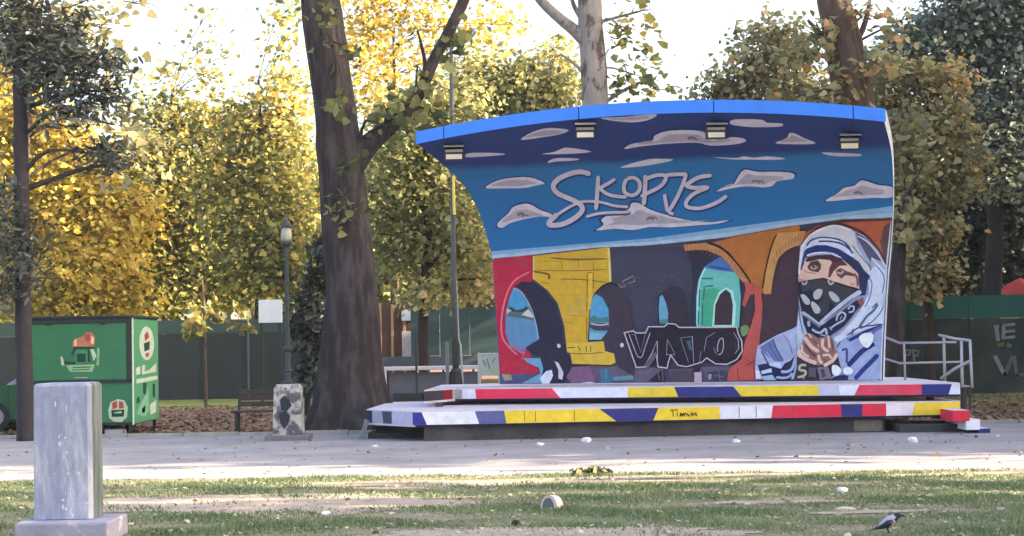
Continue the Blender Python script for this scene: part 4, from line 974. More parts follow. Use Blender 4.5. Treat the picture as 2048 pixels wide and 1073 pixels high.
em2 = MB().extr([P(*Zk(p), KD - 0.003) for p in ((775, 790), (790, 735), (840, 710), (890, 720), (915, 770), (908, 840), (870, 875), (810, 870), (780, 845))], (0, 0.0015, 0)).build('emblem', m_cream, t)
for pts, m_ in (([(800, 740), (835, 720), (840, 770), (805, 785)], m_redd), ([(850, 725), (880, 730), (885, 775), (850, 780)], m_redd), ([(795, 790), (890, 785), (885, 835), (800, 838)], m_dkg), ([(815, 800), (870, 798), (868, 812), (816, 815)], m_cream)):
    flat_front('emblem_shape', [Zk(p) for p in pts], m_, em2, 0.005)
for xk in (kl + .35, kl + 1.35): MB().tube([(xk - .05, KD - .03, ktop - .105), (xk + .05, KD - .03, ktop - .105)], .012, 6).build('hinge', m_kblk, t)
MB().tube([((kl + kr) / 2 - .12, KD - .045, z1 + .07), ((kl + kr) / 2 + .12, KD - .045, z1 + .07)], .011, 6).build('handle', m_gal, t)
MB().box(kl + .01, kr - .01, KD - .012, KD - .003, z0 + .005, z0 + .05).build('sill_strip', m_kblk, t)
MB().box(kr - .62, kr - .608, KD - .006, KD - .001, z0 + .05, z1 - .035).build('door_seam', m_kblk, t)
# right-hand side of the kiosk
def flat_side(nm, pts, m, parent, dx):      # (depth along side 0..1, height 0..1)
    q = [Vector((kr + dx, KD + 0.02 + d * 2.46, z0 + h * (ktop - z0))) for d, h in pts]
    MB().extr(q, (-0.0015, 0, 0)).build(nm, m, parent)
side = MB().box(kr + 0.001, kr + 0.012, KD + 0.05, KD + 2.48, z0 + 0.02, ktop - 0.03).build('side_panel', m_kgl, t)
ov = [(0.52 + 0.30 * math.cos(k * math.pi / 9), 0.76 + 0.165 * math.sin(k * math.pi / 9)) for k in range(18)]
flat_side('oval_sign', ov, m_kw, side, 0.016)
for pts, m_ in (([(.42, .84), (.55, .88), (.62, .82), (.45, .78)], m_redd), ([(.40, .76), (.64, .78), (.62, .70), (.42, .68)], m_dkg), ([(.45, .66), (.6, .67), (.58, .63), (.47, .63)], m_redd)): flat_side('emblem_shape', pts, m_, side, 0.019)
for pts, m_ in (([(.08, .53), (.25, .54), (.25, .47), (.08, .46)], m_kw), ([(.32, .55), (.45, .55), (.42, .49), (.60, .50), (.9, .56), (.92, .48), (.32, .46)], m_kw), ([(.1, .42), (.95, .44), (.95, .40), (.1, .38)], m_kw), ([(.1, .10), (.55, .32), (.6, .12), (.4, .05)], paint((120, 176, 150))), ([(.62, .16), (.9, .20), (.88, .08), (.64, .06)], m_kw), ([(.1, .24), (.2, .26), (.22, .20), (.1, .19)], m_dkg), ([(.35, .38), (.5, .38), (.46, .26), (.36, .28)], m_dkg), ([(.75, .36), (.85, .36), (.84, .22), (.75, .24)], m_dkg), ([(.3, .14), (.45, .16), (.42, .1), (.3, .09)], m_kw)):
    flat_side('emblem_shape', pts, m_, side, 0.016)
for x_, y_ in ((kr - .06, KD + 0.06), (kr - .06, KD + 2.4), (kl + .1, KD + .06), (kl + .1, KD + 2.4)): MB().box(x_ - .03, x_ + .03, y_ - .03, y_ + .03, 0, z0, 0.004).build('leg', m_kblk, t)
for y_ in (KD + .5, KD + 1.9):
    w_ = MB(); w_.tube([(kr - .5, y_, .19), (kr - .36, y_, .19)], 0.19, 18); w_.build('wheel', m_blk, t)
MB().box(kr - .55, kr - .2, KD + 0.1, KD + .4, 0.02, 0.12, .01).build('towing_gear', mat('pale_metal', (0.45, 0.45, 0.46), .5, .2), t)

# ------------------------------------------------------------------ green car at the left edge
CD = 38.2
x0, x1 = -11.1, -7.65
t = thing('parked_car', 'green car parked at the left edge behind the dark trunk', 'car', (-9.4, CD + 0.8, 0))
m_car = mat('car_green', alb((10, 84, 54)), 0.3, 0.05, spec=0.5)
m_cg = mat('car_glass', (0.20, 0.20, 0.22), 0.15, 0.3, spec=0.5, col2=(0.42, 0.40, 0.42), nscale=2)
prof = [(x0, .30), (x0 + .05, .75), (x0 + .3, .86), (x0 + 1.1, .93), (x1 - .25, .92), (x1 - .02, .78), (x1, .32), (x1 - .5, .24), (x0 + .4, .24)]
MB().extr([(x, CD, z) for x, z in prof], (0, 1.6, 0)).build('body', m_car, t)
cab = [(x0 + 0.95, .925), (x0 + 1.6, 1.36), (x1 - .95, 1.40), (x1 - .35, .925)]
cabin = MB(); n = 4
v = [(x, CD + .06, z) if z < 1 else (x, CD + .22, z) for x, z in cab] + [(x, CD + 1.54, z) if z < 1 else (x, CD + 1.38, z) for x, z in cab]
cabin.add(v, [(0, 1, 2, 3), (7, 6, 5, 4), (0, 4, 5, 1), (1, 5, 6, 2), (2, 6, 7, 3)]).build('window_band', m_cg, t)
MB().box(x0 + 1.5, x1 - .9, CD + .19, CD + 1.41, 1.385, 1.435, .02).build('roof', mat('car_roof', alb((120, 150, 138)), .4, .1, spec=.5), t)
for xa in (x0 + 1.95, x1 - 1.0): MB().extr([(xa - .04, CD + .05, .925), (xa + .04, CD + .05, .925), (xa + .03, CD + .21, 1.385), (xa - .03, CD + .21, 1.385)], (0, -.012, 0)).build('pillar', m_car, t)
for xa in (x0 + .75, x1 - .75):
    for y_ in (CD - .01, CD + 1.45):
        w_ = MB().tube([(xa, y_, .29), (xa, y_ + .17, .29)], .29, 20).build('wheel', m_blk, t)
        MB().tube([(xa, y_ - .012, .29), (xa, y_ + .001, .29)], .17, 14).build('rim', m_gal, w_)
MB().box(x1 - .04, x1 + .012, CD + .08, CD + .38, .62, .75, .01).build('headlight', m_lens, t)
MB().box(x1 - .04, x1 + .012, CD + 1.2, CD + 1.5, .62, .75, .01).build('headlight', m_lens, t)
for xa in (x0 + 1.0, x0 + 2.1): MB().box(xa, xa + .012, CD - .004, CD - .0005, .3, .9).build('door_seam', m_blk, t)

# ------------------------------------------------------------------ lamp post on concrete block
m_lbase = mat('peeling_white_paint', alb((158, 160, 164)), .9, .2, 4, .4, 25, col2=alb((80, 80, 92)), nscale=4.5, mix=(.47, .56))
D = 32.8; q = G(578, 880); bx = P(577, 800, D).x
t = thing('lamp_post', 'dark lamp post on a graffitied concrete block beside the bench', 'lamp post', (bx, D, 0))
w = .25
v = []
for z_, k in ((0.0, 1.0), (.80, .88), (.86, .72)): v += [(bx - w * k, D - w * k, z_ + .09), (bx + w * k, D - w * k, z_ + .09), (bx + w * k, D + w * k, z_ + .09), (bx - w * k, D + w * k, z_ + .09)]
f = [(3, 2, 1, 0), (8, 9, 10, 11)] + [(4 * r + i, 4 * r + (i + 1) % 4, 4 * r + 4 + (i + 1) % 4, 4 * r + 4 + i) for r in range(2) for i in range(4)]
raw('concrete_block', v, f, m_lbase, t)
MB().box(bx - .37, bx + .37, D - .37, D + .37, 0, .0895, .015).build('footing', mat('footing_concrete', (.17, .155, .16), .9, .2), t)
for pts in ([(560, 800), (568, 792), (578, 798), (583, 812), (574, 822), (562, 820)], [(558, 826), (572, 824), (580, 832), (576, 850), (568, 858), (560, 846)]):
    MB().extr([P(x, y, D - .262) for x, y in pts], (0, .03, 0)).build('graffiti_mark', paint((40, 44, 56)), t)
m_post = mat('dark_green_iron', (.035, .042, .045), .5, .2)
zt = P(571, 492, D).z
MB().lathe((bx, D, .955), [(.10, 0), (.10, .03), (.06, .06), (.05, .20), (.075, .22), (.055, .26), (.045, .55), (.08, .58), (.08, .62), (.04, .66), (.038, 1.4), (.034, zt - .97)], 12).build('post', m_post, t, smooth=False)
MB().lathe((bx, D, zt - .02), [(.05, 0), (.10, .05), (.10, .08), (.02, .085)], 12).build('lamp_collar', m_post, t)
MB().lathe((bx, D, zt + .066), [(.06, 0), (.09, .07), (.095, .14), (.075, .24), (.03, .27)], 14).build('lamp_globe', mat('opal_globe', (.40, .37, .31), .4, .1), t, smooth=True)
MB().lathe((bx, D, zt + .325), [(.13, 0), (.05, .07), (.015, .14)], 12).build('lamp_cap', m_post, t)

# ------------------------------------------------------------------ bench
D = 34.95; xl = P(461, 830, D).x; xr = xl + 1.25
t = thing('park_bench', 'dark slatted park bench half hidden by the lamp post block', 'bench', ((xl + xr) / 2, D + .2, 0))
m_bw = mat('dark_bench_wood', (.055, .036, .032), .7, .3, 5)
for k in range(4): MB().box(xl, xr, D + k * .11, D + k * .11 + .095, .40, .435, .006).build('seat_slat', m_bw, t)
for k in range(3): MB().box(xl + .12, xr, D + .44 + k * .025, D + .475 + k * .025, .50 + k * .11, .59 + k * .11, .006).build('back_slat', m_bw, t)
for xa in (xl + .07, xr - .1):
    MB().box(xa, xa + .05, D + .02, D + .07, 0, .3995, .004).build('leg', m_blk, t)
    MB().box(xa, xa + .05, D + .36, D + .41, 0, .3995, .004).build('leg', m_blk, t)
    MB().extr([(xa, D + .43, .436), (xa, D + .55, .85), (xa, D + .60, .85), (xa, D + .48, .436)], (.05, 0, 0)).build('back_support', m_blk, t)

# ------------------------------------------------------------------ fences
m_fd = mat('dark_fence_sheet', alb((46, 52, 54)), .7, .18, 1.0, spec=.3, stretch=(3, 3, .4))
m_fu = mat('fence_top_band', alb((56, 74, 72)), .7, .15, 1.0)
m_fp = mat('fence_post', alb((84, 88, 94)), .6, .2)
FD = 57.0
t = thing('left_fence', 'dark sheet-metal fence with lighter top band left of the big tree', 'fence', (-8.5, FD, 0))
ztop = P(420, 640, FD).z; zmid = P(420, 667, FD).z
cutsx = [-16.6, P(250, 700, FD).x, P(408, 700, FD).x, P(497, 700, FD).x, P(600, 700, FD).x, P(700, 700, FD).x, P(760, 700, FD).x]
for xa, xb in zip(cutsx[:-1], cutsx[1:]):
    MB().box(xa + .02, xb - .02, FD, FD + .03, .06, zmid - .01).build('fence_panel', m_fd, t)
    MB().box(xa + .02, xb - .02, FD - .012, FD + .03, zmid, ztop).build('top_panel', m_fu, t)
for i, xa in enumerate(cutsx): MB().box(xa - .03, xa + .03, FD - .05, FD + .01, 0, ztop - .02 if i not in (2, 3) else zmid + .02).build('fence_post', m_fp if i == 3 else m_fd, t)
# middle green wall
MD = 52.0
m_mg = mat('teal_board', alb((60, 84, 88)), .7, .14, .8, col2=alb((52, 74, 78)), nscale=.6, stretch=(.4, .4, 2))
t = thing('green_hoarding', 'flat teal-green hoarding between the big tree and the stage', 'hoarding', (-1.2, MD, 0))
z_a = P(900, 615, MD).z; z_b = P(900, 712, MD).z; z_c = P(900, 732, MD).z
xs_ = [P(822, 700, MD).x, P(880, 700, MD).x, P(940, 700, MD).x, P(1000, 700, MD).x, 1.2]
for k in range(4):
    MB().box(xs_[k] + .004, xs_[k + 1] - .004, MD, MD + .04, z_b + .006, z_a).build('upper_board', m_mg, t)
MB().box(P(762, 700, MD).x, 1.2, MD - .05, MD + .04, z_c, z_b).build('lower_board', mat('slate_board', alb((74, 84, 98)), .7, .12), t)
for x_ in xs_[:4]: MB().box(x_ + .05, x_ + .11, MD + .041, MD + .10, 0, z_a - .05).build('post', m_fd, t)
# right fence with graffiti
RD = 48.0
t = thing('right_fence', 'dark graffitied fence with green top band right of the stage', 'fence', (11.5, RD, 0))
zt_ = P(1920, 592, RD).z; zm_ = P(1920, 638, RD).z
xl_ = P(1700, 700, RD).x
m_rg = mat('green_band', alb((34, 88, 82)), .7, .12, .8); m_rd = mat('dark_boards', alb((42, 56, 56)), .75, .25, 1.2, col2=alb((58, 62, 60)), nscale=1.2)
x_ = xl_; k = 0; prs = []
while x_ < 17:
    MB().box(x_ + .006, x_ + 1.494, RD, RD + .05, .12, zm_ - .005).build('fence_panel', m_rd, t)
    MB().box(x_ + .004, x_ + 1.496, RD - .015, RD + .05, zm_, zt_).build('top_panel', m_rg, t)
    MB().box(x_ - .04, x_ + .04, RD + .051, RD + .11, 0, zt_ - .04).build('fence_post', m_fd, t)
    x_ += 1.5; k += 1
MB().box(P(1845, 640, RD).x, P(1925, 640, RD).x, RD - .03, RD - .016, zm_ - .045, zm_ + .005).build('loose_batten', m_kblk, t)
Zf = Z(1760, 520, 3.833)
gr = MB(); m_gr = paint((126, 126, 138))
def gline(pts, w=.035, m=m_gr, nm='graffiti_letter'):
    b = MB()
    for p0, p1 in zip(pts[:-1], pts[1:]):
        q0, q1 = P(*Zf(p0), RD - .012), P(*Zf(p1), RD - .012)
        d = (q1 - q0).normalized(); nn = Vector((-d.z, 0, d.x)) * w; q0, q1 = q0 - d * w * .6, q1 + d * w * .6
        b.extr([q0 + nn, q1 + nn, q1 - nn, q0 - nn], (0, .004 + .001 * len(b.v) / 8, 0))
    b.build(nm, m, t)
gline([(890, 510), (905, 615)], .05); gline([(880, 515), (905, 510)], .04)
gline([(950, 505), (945, 600)], .045); gline([(950, 502), (1030, 495)]); gline([(950, 552), (1030, 545)]); gline([(948, 600), (1030, 590)])
gline([(885, 745), (955, 885)], .05); gline([(955, 885), (1015, 745)], .05, paint((92, 92, 106))); gline([(1030, 745), (1050, 890), (1100, 880)], .045, paint((92, 92, 106)))
gline([(100, 675), (115, 745)], .03); gline([(115, 745), (140, 680)], .03)
gline([(195, 690), (190, 760)], .03); gline([(195, 690), (235, 695), (225, 730), (195, 730)], .025); gline([(255, 690), (262, 770)], .03); gline([(255, 692), (295, 700), (290, 735), (260, 735)], .025)
gline([(910, 655), (960, 645), (1000, 660)], .05, paint((104, 98, 58)))

# ------------------------------------------------------------------ things behind the fences
BD = 66.0
t = thing('white_building', 'low white panelled building showing above the dark left fence', 'building', (-10.4, BD, 0))
m_wp = mat('white_panel', (.82, .80, .82), .6, .06)
MB().box(P(150, 640, BD).x, P(590, 640, BD).x, BD, BD + 4, 0, P(420, 612, BD).z - .35, 0).build('wall', m_fd, t)
for xa, xb in ((240, 300), (318, 344), (352, 398), (406, 455), (462, 503), (508, 528)):
    MB().box(P(xa, 620, BD).x, P(xb, 620, BD).x, BD - .06, BD - .002, P(xa, 645, BD).z, P(xa, 600 if xa > 300 else 622, BD).z, .01).build('white_panel', m_wp, t)
MB().box(P(150, 640, BD).x - .2, P(590, 640, BD).x + .2, BD - .2, BD + 4.2, P(420, 598, BD).z, P(420, 592, BD).z).build('roof', m_fd, t)
for xa in (347, 402, 458, 506): MB().box(P(xa, 620, BD).x - .05, P(xa, 620, BD).x + .05, BD - .08, BD + .1, 0, P(xa, 598, BD).z - .002).build('post', m_fd, t)
SD = 55.5
t = thing('notice_board', 'white square notice board above the fence beside the lamp post', 'sign', (P(540, 620, SD).x, SD, 0))
MB().box(P(517, 620, SD).x, P(564, 620, SD).x, SD, SD + .05, P(540, 646, SD).z, P(540, 600, SD).z, .008).build('board', m_wp, t)
for px in (522, 559): MB().box(P(px, 620, SD).x - .04, P(px, 620, SD).x + .04, SD + .051, SD + .11, 0, P(px, 602, SD).z).build('post', m_fd, t)
# timber boards and pale panel right of the trunk; orange tone carries the sunlight
TD = 53.0
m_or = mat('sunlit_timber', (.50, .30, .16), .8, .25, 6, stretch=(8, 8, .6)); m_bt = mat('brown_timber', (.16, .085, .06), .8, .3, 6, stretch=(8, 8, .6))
t = thing('timber_shed', 'small timber shed of upright boards right of the big trunk', 'shed', (P(790, 700, TD).x, TD, 0))
pxs = list(range(752, 826, 6))
for i, px in enumerate(pxs):
    zt0 = P(px, 600 + (i * 7) % 13, TD).z
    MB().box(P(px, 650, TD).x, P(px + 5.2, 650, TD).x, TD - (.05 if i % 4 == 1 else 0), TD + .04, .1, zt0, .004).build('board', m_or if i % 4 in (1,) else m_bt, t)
MB().box(P(804, 650, TD).x, P(829, 650, TD).x, TD - .12, TD - .06, P(810, 716, TD).z, P(810, 663, TD).z, .006).build('pale_panel', mat('pale_sheet', alb((176, 168, 182)), .7, .2, 5), t)
MB().box(P(804, 650, TD).x, P(829, 650, TD).x, TD - .12, TD - .06, P(810, 642, TD).z, P(810, 620, TD).z, .006).build('pale_panel', m_wp, t)
MB().box(P(750, 650, TD).x, P(828, 650, TD).x, TD + .041, TD + 1.5, .1, P(790, 612, TD).z, .01).build('shed_body', m_bt, t)
# white rail / counter
CD2 = 46.0
t = thing('white_counter', 'long white-topped counter behind the left end of the stage', 'counter', (P(860, 740, CD2).x, CD2, 0))
zc = P(860, 733, CD2).z; xa, xb = P(765, 740, CD2).x, P(962, 740, CD2).x
MB().box(xa, xb, CD2, CD2 + .6, zc - .09, zc, .01).build('counter_top', mat('white_counter_top', alb((205, 200, 212)), .6, .1), t)
for xx_ in (xa + .02, xb - .08): MB().box(xx_, xx_ + .07, CD2 + .01, CD2 + .08, 0, zc - .0905).build('leg', m_wp, t)
MB().box(xa + .15, xb, CD2 + .2, CD2 + .55, .1, zc - .15).build('front_board', mat('grey_front', alb((104, 106, 122)), .7, .15), t)
MB().box(xa + .25, xa + .95, CD2 + .05, CD2 + .19, .12, .42, .01).build('crate', mat('dark_crate', (.05, .05, .055), .8, .2), t)
MB().box(xa + 1.0, xa + 1.35, CD2 + .05, CD2 + .19, .12, .45, .01).build('crate', mat('dark_crate', (.05, .05, .055), .8, .2), t)
for k in range(3): MB().box(P(868, 750, CD2).x, P(960, 750, CD2).x, CD2 + .1, CD2 + .15, .20 + k * .13, .27 + k * .13).build('slat', m_fd, t)
# tall pole with dark tapered foot
PD = 41.0
t = thing('tall_pole', 'tall slim metal pole with dark flared foot left of the stage wall', 'pole', (P(910, 760, PD).x, PD, 0))
p0 = P(912, 745, PD); 
MB().tube([(p0.x, PD, 0.6), P(908, 560, PD), P(905, 345, PD), P(902, 60, PD)], [.075, .06, .05, .04], 10).build('shaft', mat('weathered_pole', (.10, .105, .10), .5, .25, 4), t, smooth=True)
MB().lathe((p0.x, PD, 0), [(.24, 0), (.24, .15), (.19, .5), (.13, 1.0), (.09, 1.06)], 8).build('foot', m_blk, t)
MB().tube([(p0.x + .16, PD - .05, .2), P(921, 690, PD), P(917, 680, PD), P(912, 560, PD)], .022, 6).build('lit_edge', mat('pale_lit_edge', alb((160, 172, 178)), .5, .1), t)  # sun on the pole's right edge put in as a pale rod
MB().tube([(p0.x - .18, PD - .05, .2), (p0.x - .18, PD - .05, P(895, 685, PD).z)], .04, 6).build('side_stub', mat('grey_stub', alb((110, 116, 124)), .6, .1), t)
MB().tube([P(906.5, 352, PD - .08), P(908.5, 430, PD - .08)], .03, 6).build('sunlit_strip', mat('sunlit_strip', (.80, .68, .16), .5, .1), t)  # sunlit stretch of the pole put in as a yellow strip
# small framed board
ED = 38.0
t = thing('framed_board', 'small pale framed board with teal scrawl beside the mural wall', 'board', (P(976, 760, ED).x, ED, 0))
xa, xb = P(956, 740, ED).x, P(999, 740, ED).x; za, zb_ = P(976, 708, ED).z, P(976, 752, ED).z
MB().box(xa + .03, xb - .03, ED, ED + .03, zb_, za - .02).build('panel', mat('pale_teal_panel', alb((164, 182, 182)), .6, .12, 5), t)
m_ef = mat('pale_frame', alb((176, 184, 190)), .6, .1)
for x_ in (xa, xb - .028): MB().box(x_, x_ + .028, ED - .02, ED + .05, 0, za + .03).build('frame_post', m_ef, t)
MB().box(xa + .029, xb - .029, ED - .015, ED + .04, za - .018, za + .015).build('frame_bar', m_ef, t)
MB().box(xa + .029, xb - .029, ED - .015, ED + .04, .62, .66).build('frame_bar', m_fd, t)
MB().box(xa + .04, xb - .06, ED, ED + .03, .35, .60).build('panel', mat('pale_teal_panel', alb((164, 182, 182)), .6, .12, 5), t)
for pts in ([(966, 720), (972, 732)], [(974, 718), (980, 738)], [(984, 726), (990, 716)]): MB().tube([P(*pts[0], ED - .004), P(*pts[1], ED - .004)], .01, 5).build('scrawl', paint((84, 120, 120)), t)
# thin dark post
q = P(833, 750, 40.0)
t = MB(); t.lathe((q.x, 40.0, 0), [(.10, 0), (.10, .04), (.026, .07), (.024, P(833, 672, 40).z), (.01, P(833, 672, 40).z + .02)], 8)
tag(t.build('slim_post', m_post, None, (q.x, 40.0, 0)), 'slim dark post standing behind the left tip of the upper platform', 'post')
# red parasol beyond the right fence
q = P(2040, 575, 56)
t = thing('red_parasol', 'red parasol peeking over the fence at the right edge', 'parasol', (q.x, 56, 0))
MB().lathe((q.x, 56, P(2040, 588, 56).z), [(.72, 0), (.70, .03), (.38, .28), (.03, .46)], 8).build('canopy', mat('red_cloth', (.55, .06, .05), .8, .1), t)
MB().tube([(q.x, 56, 0), (q.x, 56, P(2040, 580, 56).z)], .025, 8).build('pole', m_fp, t)

# ------------------------------------------------------------------ crow
q = G(1776, 1067)
t = thing('hooded_crow', 'grey and black hooded crow standing on the lawn at lower right', 'bird', (q.x, q.y, 0))
m_cb = mat('black_feathers', (.022, .022, .028), .5, .2, 30); m_cgry = mat('grey_feathers', alb((150, 150, 178)), .8, .15, 30)
def loft(pts, n=12, sq=1.0):
    b = MB(); vs = []; prs_ = [Vector(p[0]) for p in pts]
    for i, (c_, rw, rh) in enumerate(pts):
        tt = (prs_[min(i + 1, len(prs_) - 1)] - prs_[max(i - 1, 0)]).normalized()
        s_ = tt.cross(Vector((0, 0, 1))).normalized(); u_ = s_.cross(tt)
        for k in range(n):
            w_ = 2 * math.pi * k / n; vs.append(Vector(c_) + s_ * math.cos(w_) * rw + u_ * math.sin(w_) * rh)
    fs = [(i * n + k, i * n + (k + 1) % n, (i + 1) * n + (k + 1) % n, (i + 1) * n + k) for i in range(len(pts) - 1) for k in range(n)]
    fs += [tuple(range(n - 1, -1, -1)), tuple(range((len(pts) - 1) * n, len(pts) * n))]
    b.add(vs, fs); return b
X, Y = q.x, q.y
bd = [((X - .115, Y, .062), .012, .008), ((X - .08, Y, .075), .034, .026), ((X - .03, Y, .100), .056, .050), ((X + .02, Y, .128), .060, .058), ((X + .06, Y, .152), .046, .048), ((X + .085, Y, .170), .034, .036), ((X + .105, Y, .188), .032, .034), ((X + .128, Y, .193), .029, .029), ((X + .146, Y, .189), .014, .015)]
bo = loft(bd); o = bo.build('body', [m_cgry, m_cb], t, smooth=True)
for p_ in o.data.polygons:
    if p_.center.x > .072: p_.material_index = 1
loft([((X + .140, Y, .188), .011, .012), ((X + .165, Y, .183), .007, .009), ((X + .192, Y, .174), .001, .002)], 8).build('beak', m_cb, t, smooth=True)
loft([((X - .085, Y, .075), .030, .012), ((X - .13, Y, .055), .032, .008), ((X - .19, Y, .035), .038, .004)], 8).build('tail', m_cb, t, smooth=True)
for s_ in (-1, 1):
    loft([((X + .045, Y + s_ * .050, .135), .008, .018), ((X + .0, Y + s_ * .062, .112), .012, .036), ((X - .06, Y + s_ * .052, .078), .011, .028), ((X - .14, Y + s_ * .022, .050), .004, .008)], 8).build('wing', m_cb, t, smooth=True)
    MB().tube([(X + .01, Y + s_ * .022, .085), (X - .004, Y + s_ * .022, .045), (X + .012, Y + s_ * .022, .006)], [.010, .006, .005], 6).build('leg', m_cb, t)
    MB().tube([(X - .012, Y + s_ * .022, .006), (X + .045, Y + s_ * .024, .005)], .004, 5).build('foot', m_cb, t)
    MB().ico((X + .128, Y + s_ * .027, .198), .005, 1).build('eye', mat('eye_black', (.01, .01, .01), .1, 0), t)

for ob in t.children: ob.scale = (.76, .76, .76)

# ------------------------------------------------------------------ small things on the ground
q = G(1098, 1021)
b = MB(); n = 10; prof = [(math.cos(math.pi * k / n) * .078, math.sin(math.pi * k / n) * .11 + .035) for k in range(n + 1)]
prof = [(.078, 0)] + prof + [(-.078, 0)]
t = thing('ground_spotlight', 'small grey hooded light housing half sunk in the lawn', 'housing', (q.x, q.y, 0))
m_cs = mat('weathered_plastic', alb((176, 172, 184)), .8, .15, 10)
vs = [(q.x + x, q.y, z) for x, z in prof] + [(q.x + x + .06, q.y + .16, z * .9) for x, z in prof]
n2 = len(prof)
MB().add(vs, [(i, i + 1, n2 + i + 1, n2 + i) for i in range(n2 - 1)] + [tuple(range(n2, 2 * n2))]).build('hood', m_cs, t)
MB().extr([(q.x + x * .70 - .008, q.y + .005, z * .80) for x, z in prof], (.005, .004, 0)).build('dark_face', mat('dark_lens', alb((84, 92, 104)), .5, .1), t)
vs = [(q.x + x, q.y, z) for x, z in prof] + [(q.x + x * .72 - .008, q.y + .002, z * .82) for x, z in prof]
MB().add(vs, [(i, i + 1, n2 + i + 1, n2 + i) for i in range(n2 - 1)]).build('rim', m_cs, t)
rg = random.Random(21)
m_lit = mat('white_litter', (.72, .71, .74), .8, .08); m_tan = mat('tan_litter', (.52, .44, .36), .8, .15); m_brn = mat('brown_cone', (.06, .03, .025), .9, .3)
lit = [((1172, 886), .075, .05, m_lit, 'crumpled white paper at the foot of the stage below the yellow edge'), ((1472, 886), .06, .03, m_lit, 'small white scrap on the path below the navy and yellow edges'), ((1825, 886), .075, .05, m_lit, 'white crumpled cup on the path near the stage steps'),
       ((1080, 892), .06, .03, m_lit, 'flat pale scrap by the stage base left of the crumpled paper'), ((750, 896), .05, .025, m_lit, 'tiny white scrap on the path below the stage left end'), ((1684, 985), .055, .03, m_lit, 'white paper folded in the grass above the crow'),
       ((1688, 1022), .10, .02, m_tan, 'pale wooden chip lying in the grass left of the crow'), ((652, 1032), .05, .03, m_lit, 'pale pebble on the bare earth left of the lawn middle'), ((1031, 1052), .035, .03, m_brn, 'small dark brown cone on the lawn below the light housing'), ((1705, 893), .03, .02, m_tan, 'little tan scrap on the path in front of the red edge'),
       ((1995, 875), .05, .02, m_tan, 'pale scrap on the path at the far right beyond the steps'), ((1215, 898), .03, .015, m_tan, 'tiny tan flake on the path below the stage middle')]
for i, (p_, rx, rz, m_, lab) in enumerate(lit):
    g_ = G(*p_); b = MB().ico((g_.x, g_.y, rz * .75), (rx, rx * .7, rz), 2, .28, i)
    o = b.build('litter' if m_ is not m_brn else 'pine_cone', m_, None, (g_.x, g_.y, 0)); tag(o, lab, 'litter' if m_ is not m_brn else 'cone')
# fallen leaves: nobody could count them
def fallen(name, n, xr_, yr_, size, ramp, label, seed, cond=None):
    r = np.random.default_rng(seed); y = r.uniform(*yr_, n); x = r.uniform(-1, 1, n) * (y * .29 + .5) if xr_ is None else r.uniform(*xr_, n)
    if cond is not None: k = cond(x, y); x, y = x[k], y[k]
    p_ = np.stack([x, y, np.full(len(x), .022)], 1)
    o = leaf_cloud(name, p_, size, r.uniform(0, 1, len(x)), leafmat(name + '_mat', ramp, .1), None, seed, flat=3.5)
    tag(o, label, 'leaves', kind='stuff')
tanr = [(0, (.26, .19, .12)), (.5, (.42, .33, .22)), (1, (.55, .48, .36))]
brr = [(0, (.12, .06, .035)), (.5, (.24, .13, .07)), (1, (.40, .25, .13))]
fallen('fallen_leaves', 1500, None, (14.6, 23.3), .045, tanr, 'dry tan leaves scattered over the lawn', 31, lambda x, y: y < yn(x))
fallen('path_leaves', 420, None, (23.3, 34.3), .05, brr, 'few dry leaves blown on the path', 32, lambda x, y: (y > yn(x)))
fallen('soil_leaves', 16000, (-16, 15), (34.7, 52), .085, brr, 'thick carpet of brown leaves under the trees', 33)
# grass tuft at the path edge
g_ = G(1185, 950); pr = np.random.default_rng(5); pts_ = np.stack([g_.x + pr.normal(0, .13, 90), g_.y + pr.normal(0, .06, 90), pr.uniform(.01, .07, 90)], 1)
o = leaf_cloud('grass_tuft', pts_, .07, pr.uniform(.2, .8, 90), leafmat('tuft_mat', [(0, (.07, .08, .03)), (1, (.2, .17, .07))], .2), None, 5, loc=(g_.x, g_.y, 0)); tag(o, 'dry grass tuft at the edge of the path before the stage', 'grass')
SHADE = [(24, 3, 15, 4.2, 4.0), (24, 8.6, 16, 4.0, 3.5), (24, 12.9, 16, 3.4, 3.5), (24, 17.9, 15, 0.7, 3.5), (25, 26.0, 19, 3.5, 3.0), (24, 31.5, 19, 4.0, 3.0), (25, 38, 19, 4.0, 3.0), (25, 44, 15, 3.8, 3.0), (27, 51, 9, 4.0, 2.5), (19.5, 53.8, 15, 3.3, 6.5)]  # unseen trees; the slim one and the last are added only to shape light
HAZE = 0.00035
from mathutils import noise as mnoise
# ------------------------------------------------------------------ trees
m_bark = mat('dark_plane_bark', (.046, .036, .036), .95, .25, 2.5, .8, 14, .15, col2=(.078, .060, .056), nscale=2.5, stretch=(2.2, 2.2, .55))
m_barkp = mat('mottled_plane_bark', (.36, .30, .27), .9, .18, 3, .5, 14, .15, col2=(.15, .115, .10), nscale=2.6, mix=(.54, .60), stretch=(1.6, 1.6, .8))
m_barkb = mat('brown_bark', (.11, .075, .06), .95, .25, 3, .8, 14, .15, col2=(.17, .115, .085), nscale=2.2, stretch=(1.8, 1.8, .6))
m_barkt = mat('slender_brown_bark', (.06, .042, .036), .95, .3, 3, .8, 14, .15)
m_barkd = mat('near_black_bark', (.045, .038, .040), .95, .25, 4, .7, 14, .15)
L_yel = leafmat('yellow_leaves', [(0.05, (.13, .13, .030)), (.30, (.27, .23, .035)), (.55, (.58, .43, .06)), (.85, (.82, .60, .12))], .45)
L_ygr = leafmat('yellow_green_leaves', [(0.03, (0.081, 0.092, 0.038)), (.35, (0.203, 0.209, 0.065)), (.62, (0.358, 0.331, 0.095)), (.86, (0.621, 0.499, 0.115)), (1.0, (0.780, 0.513, 0.135))], .42)
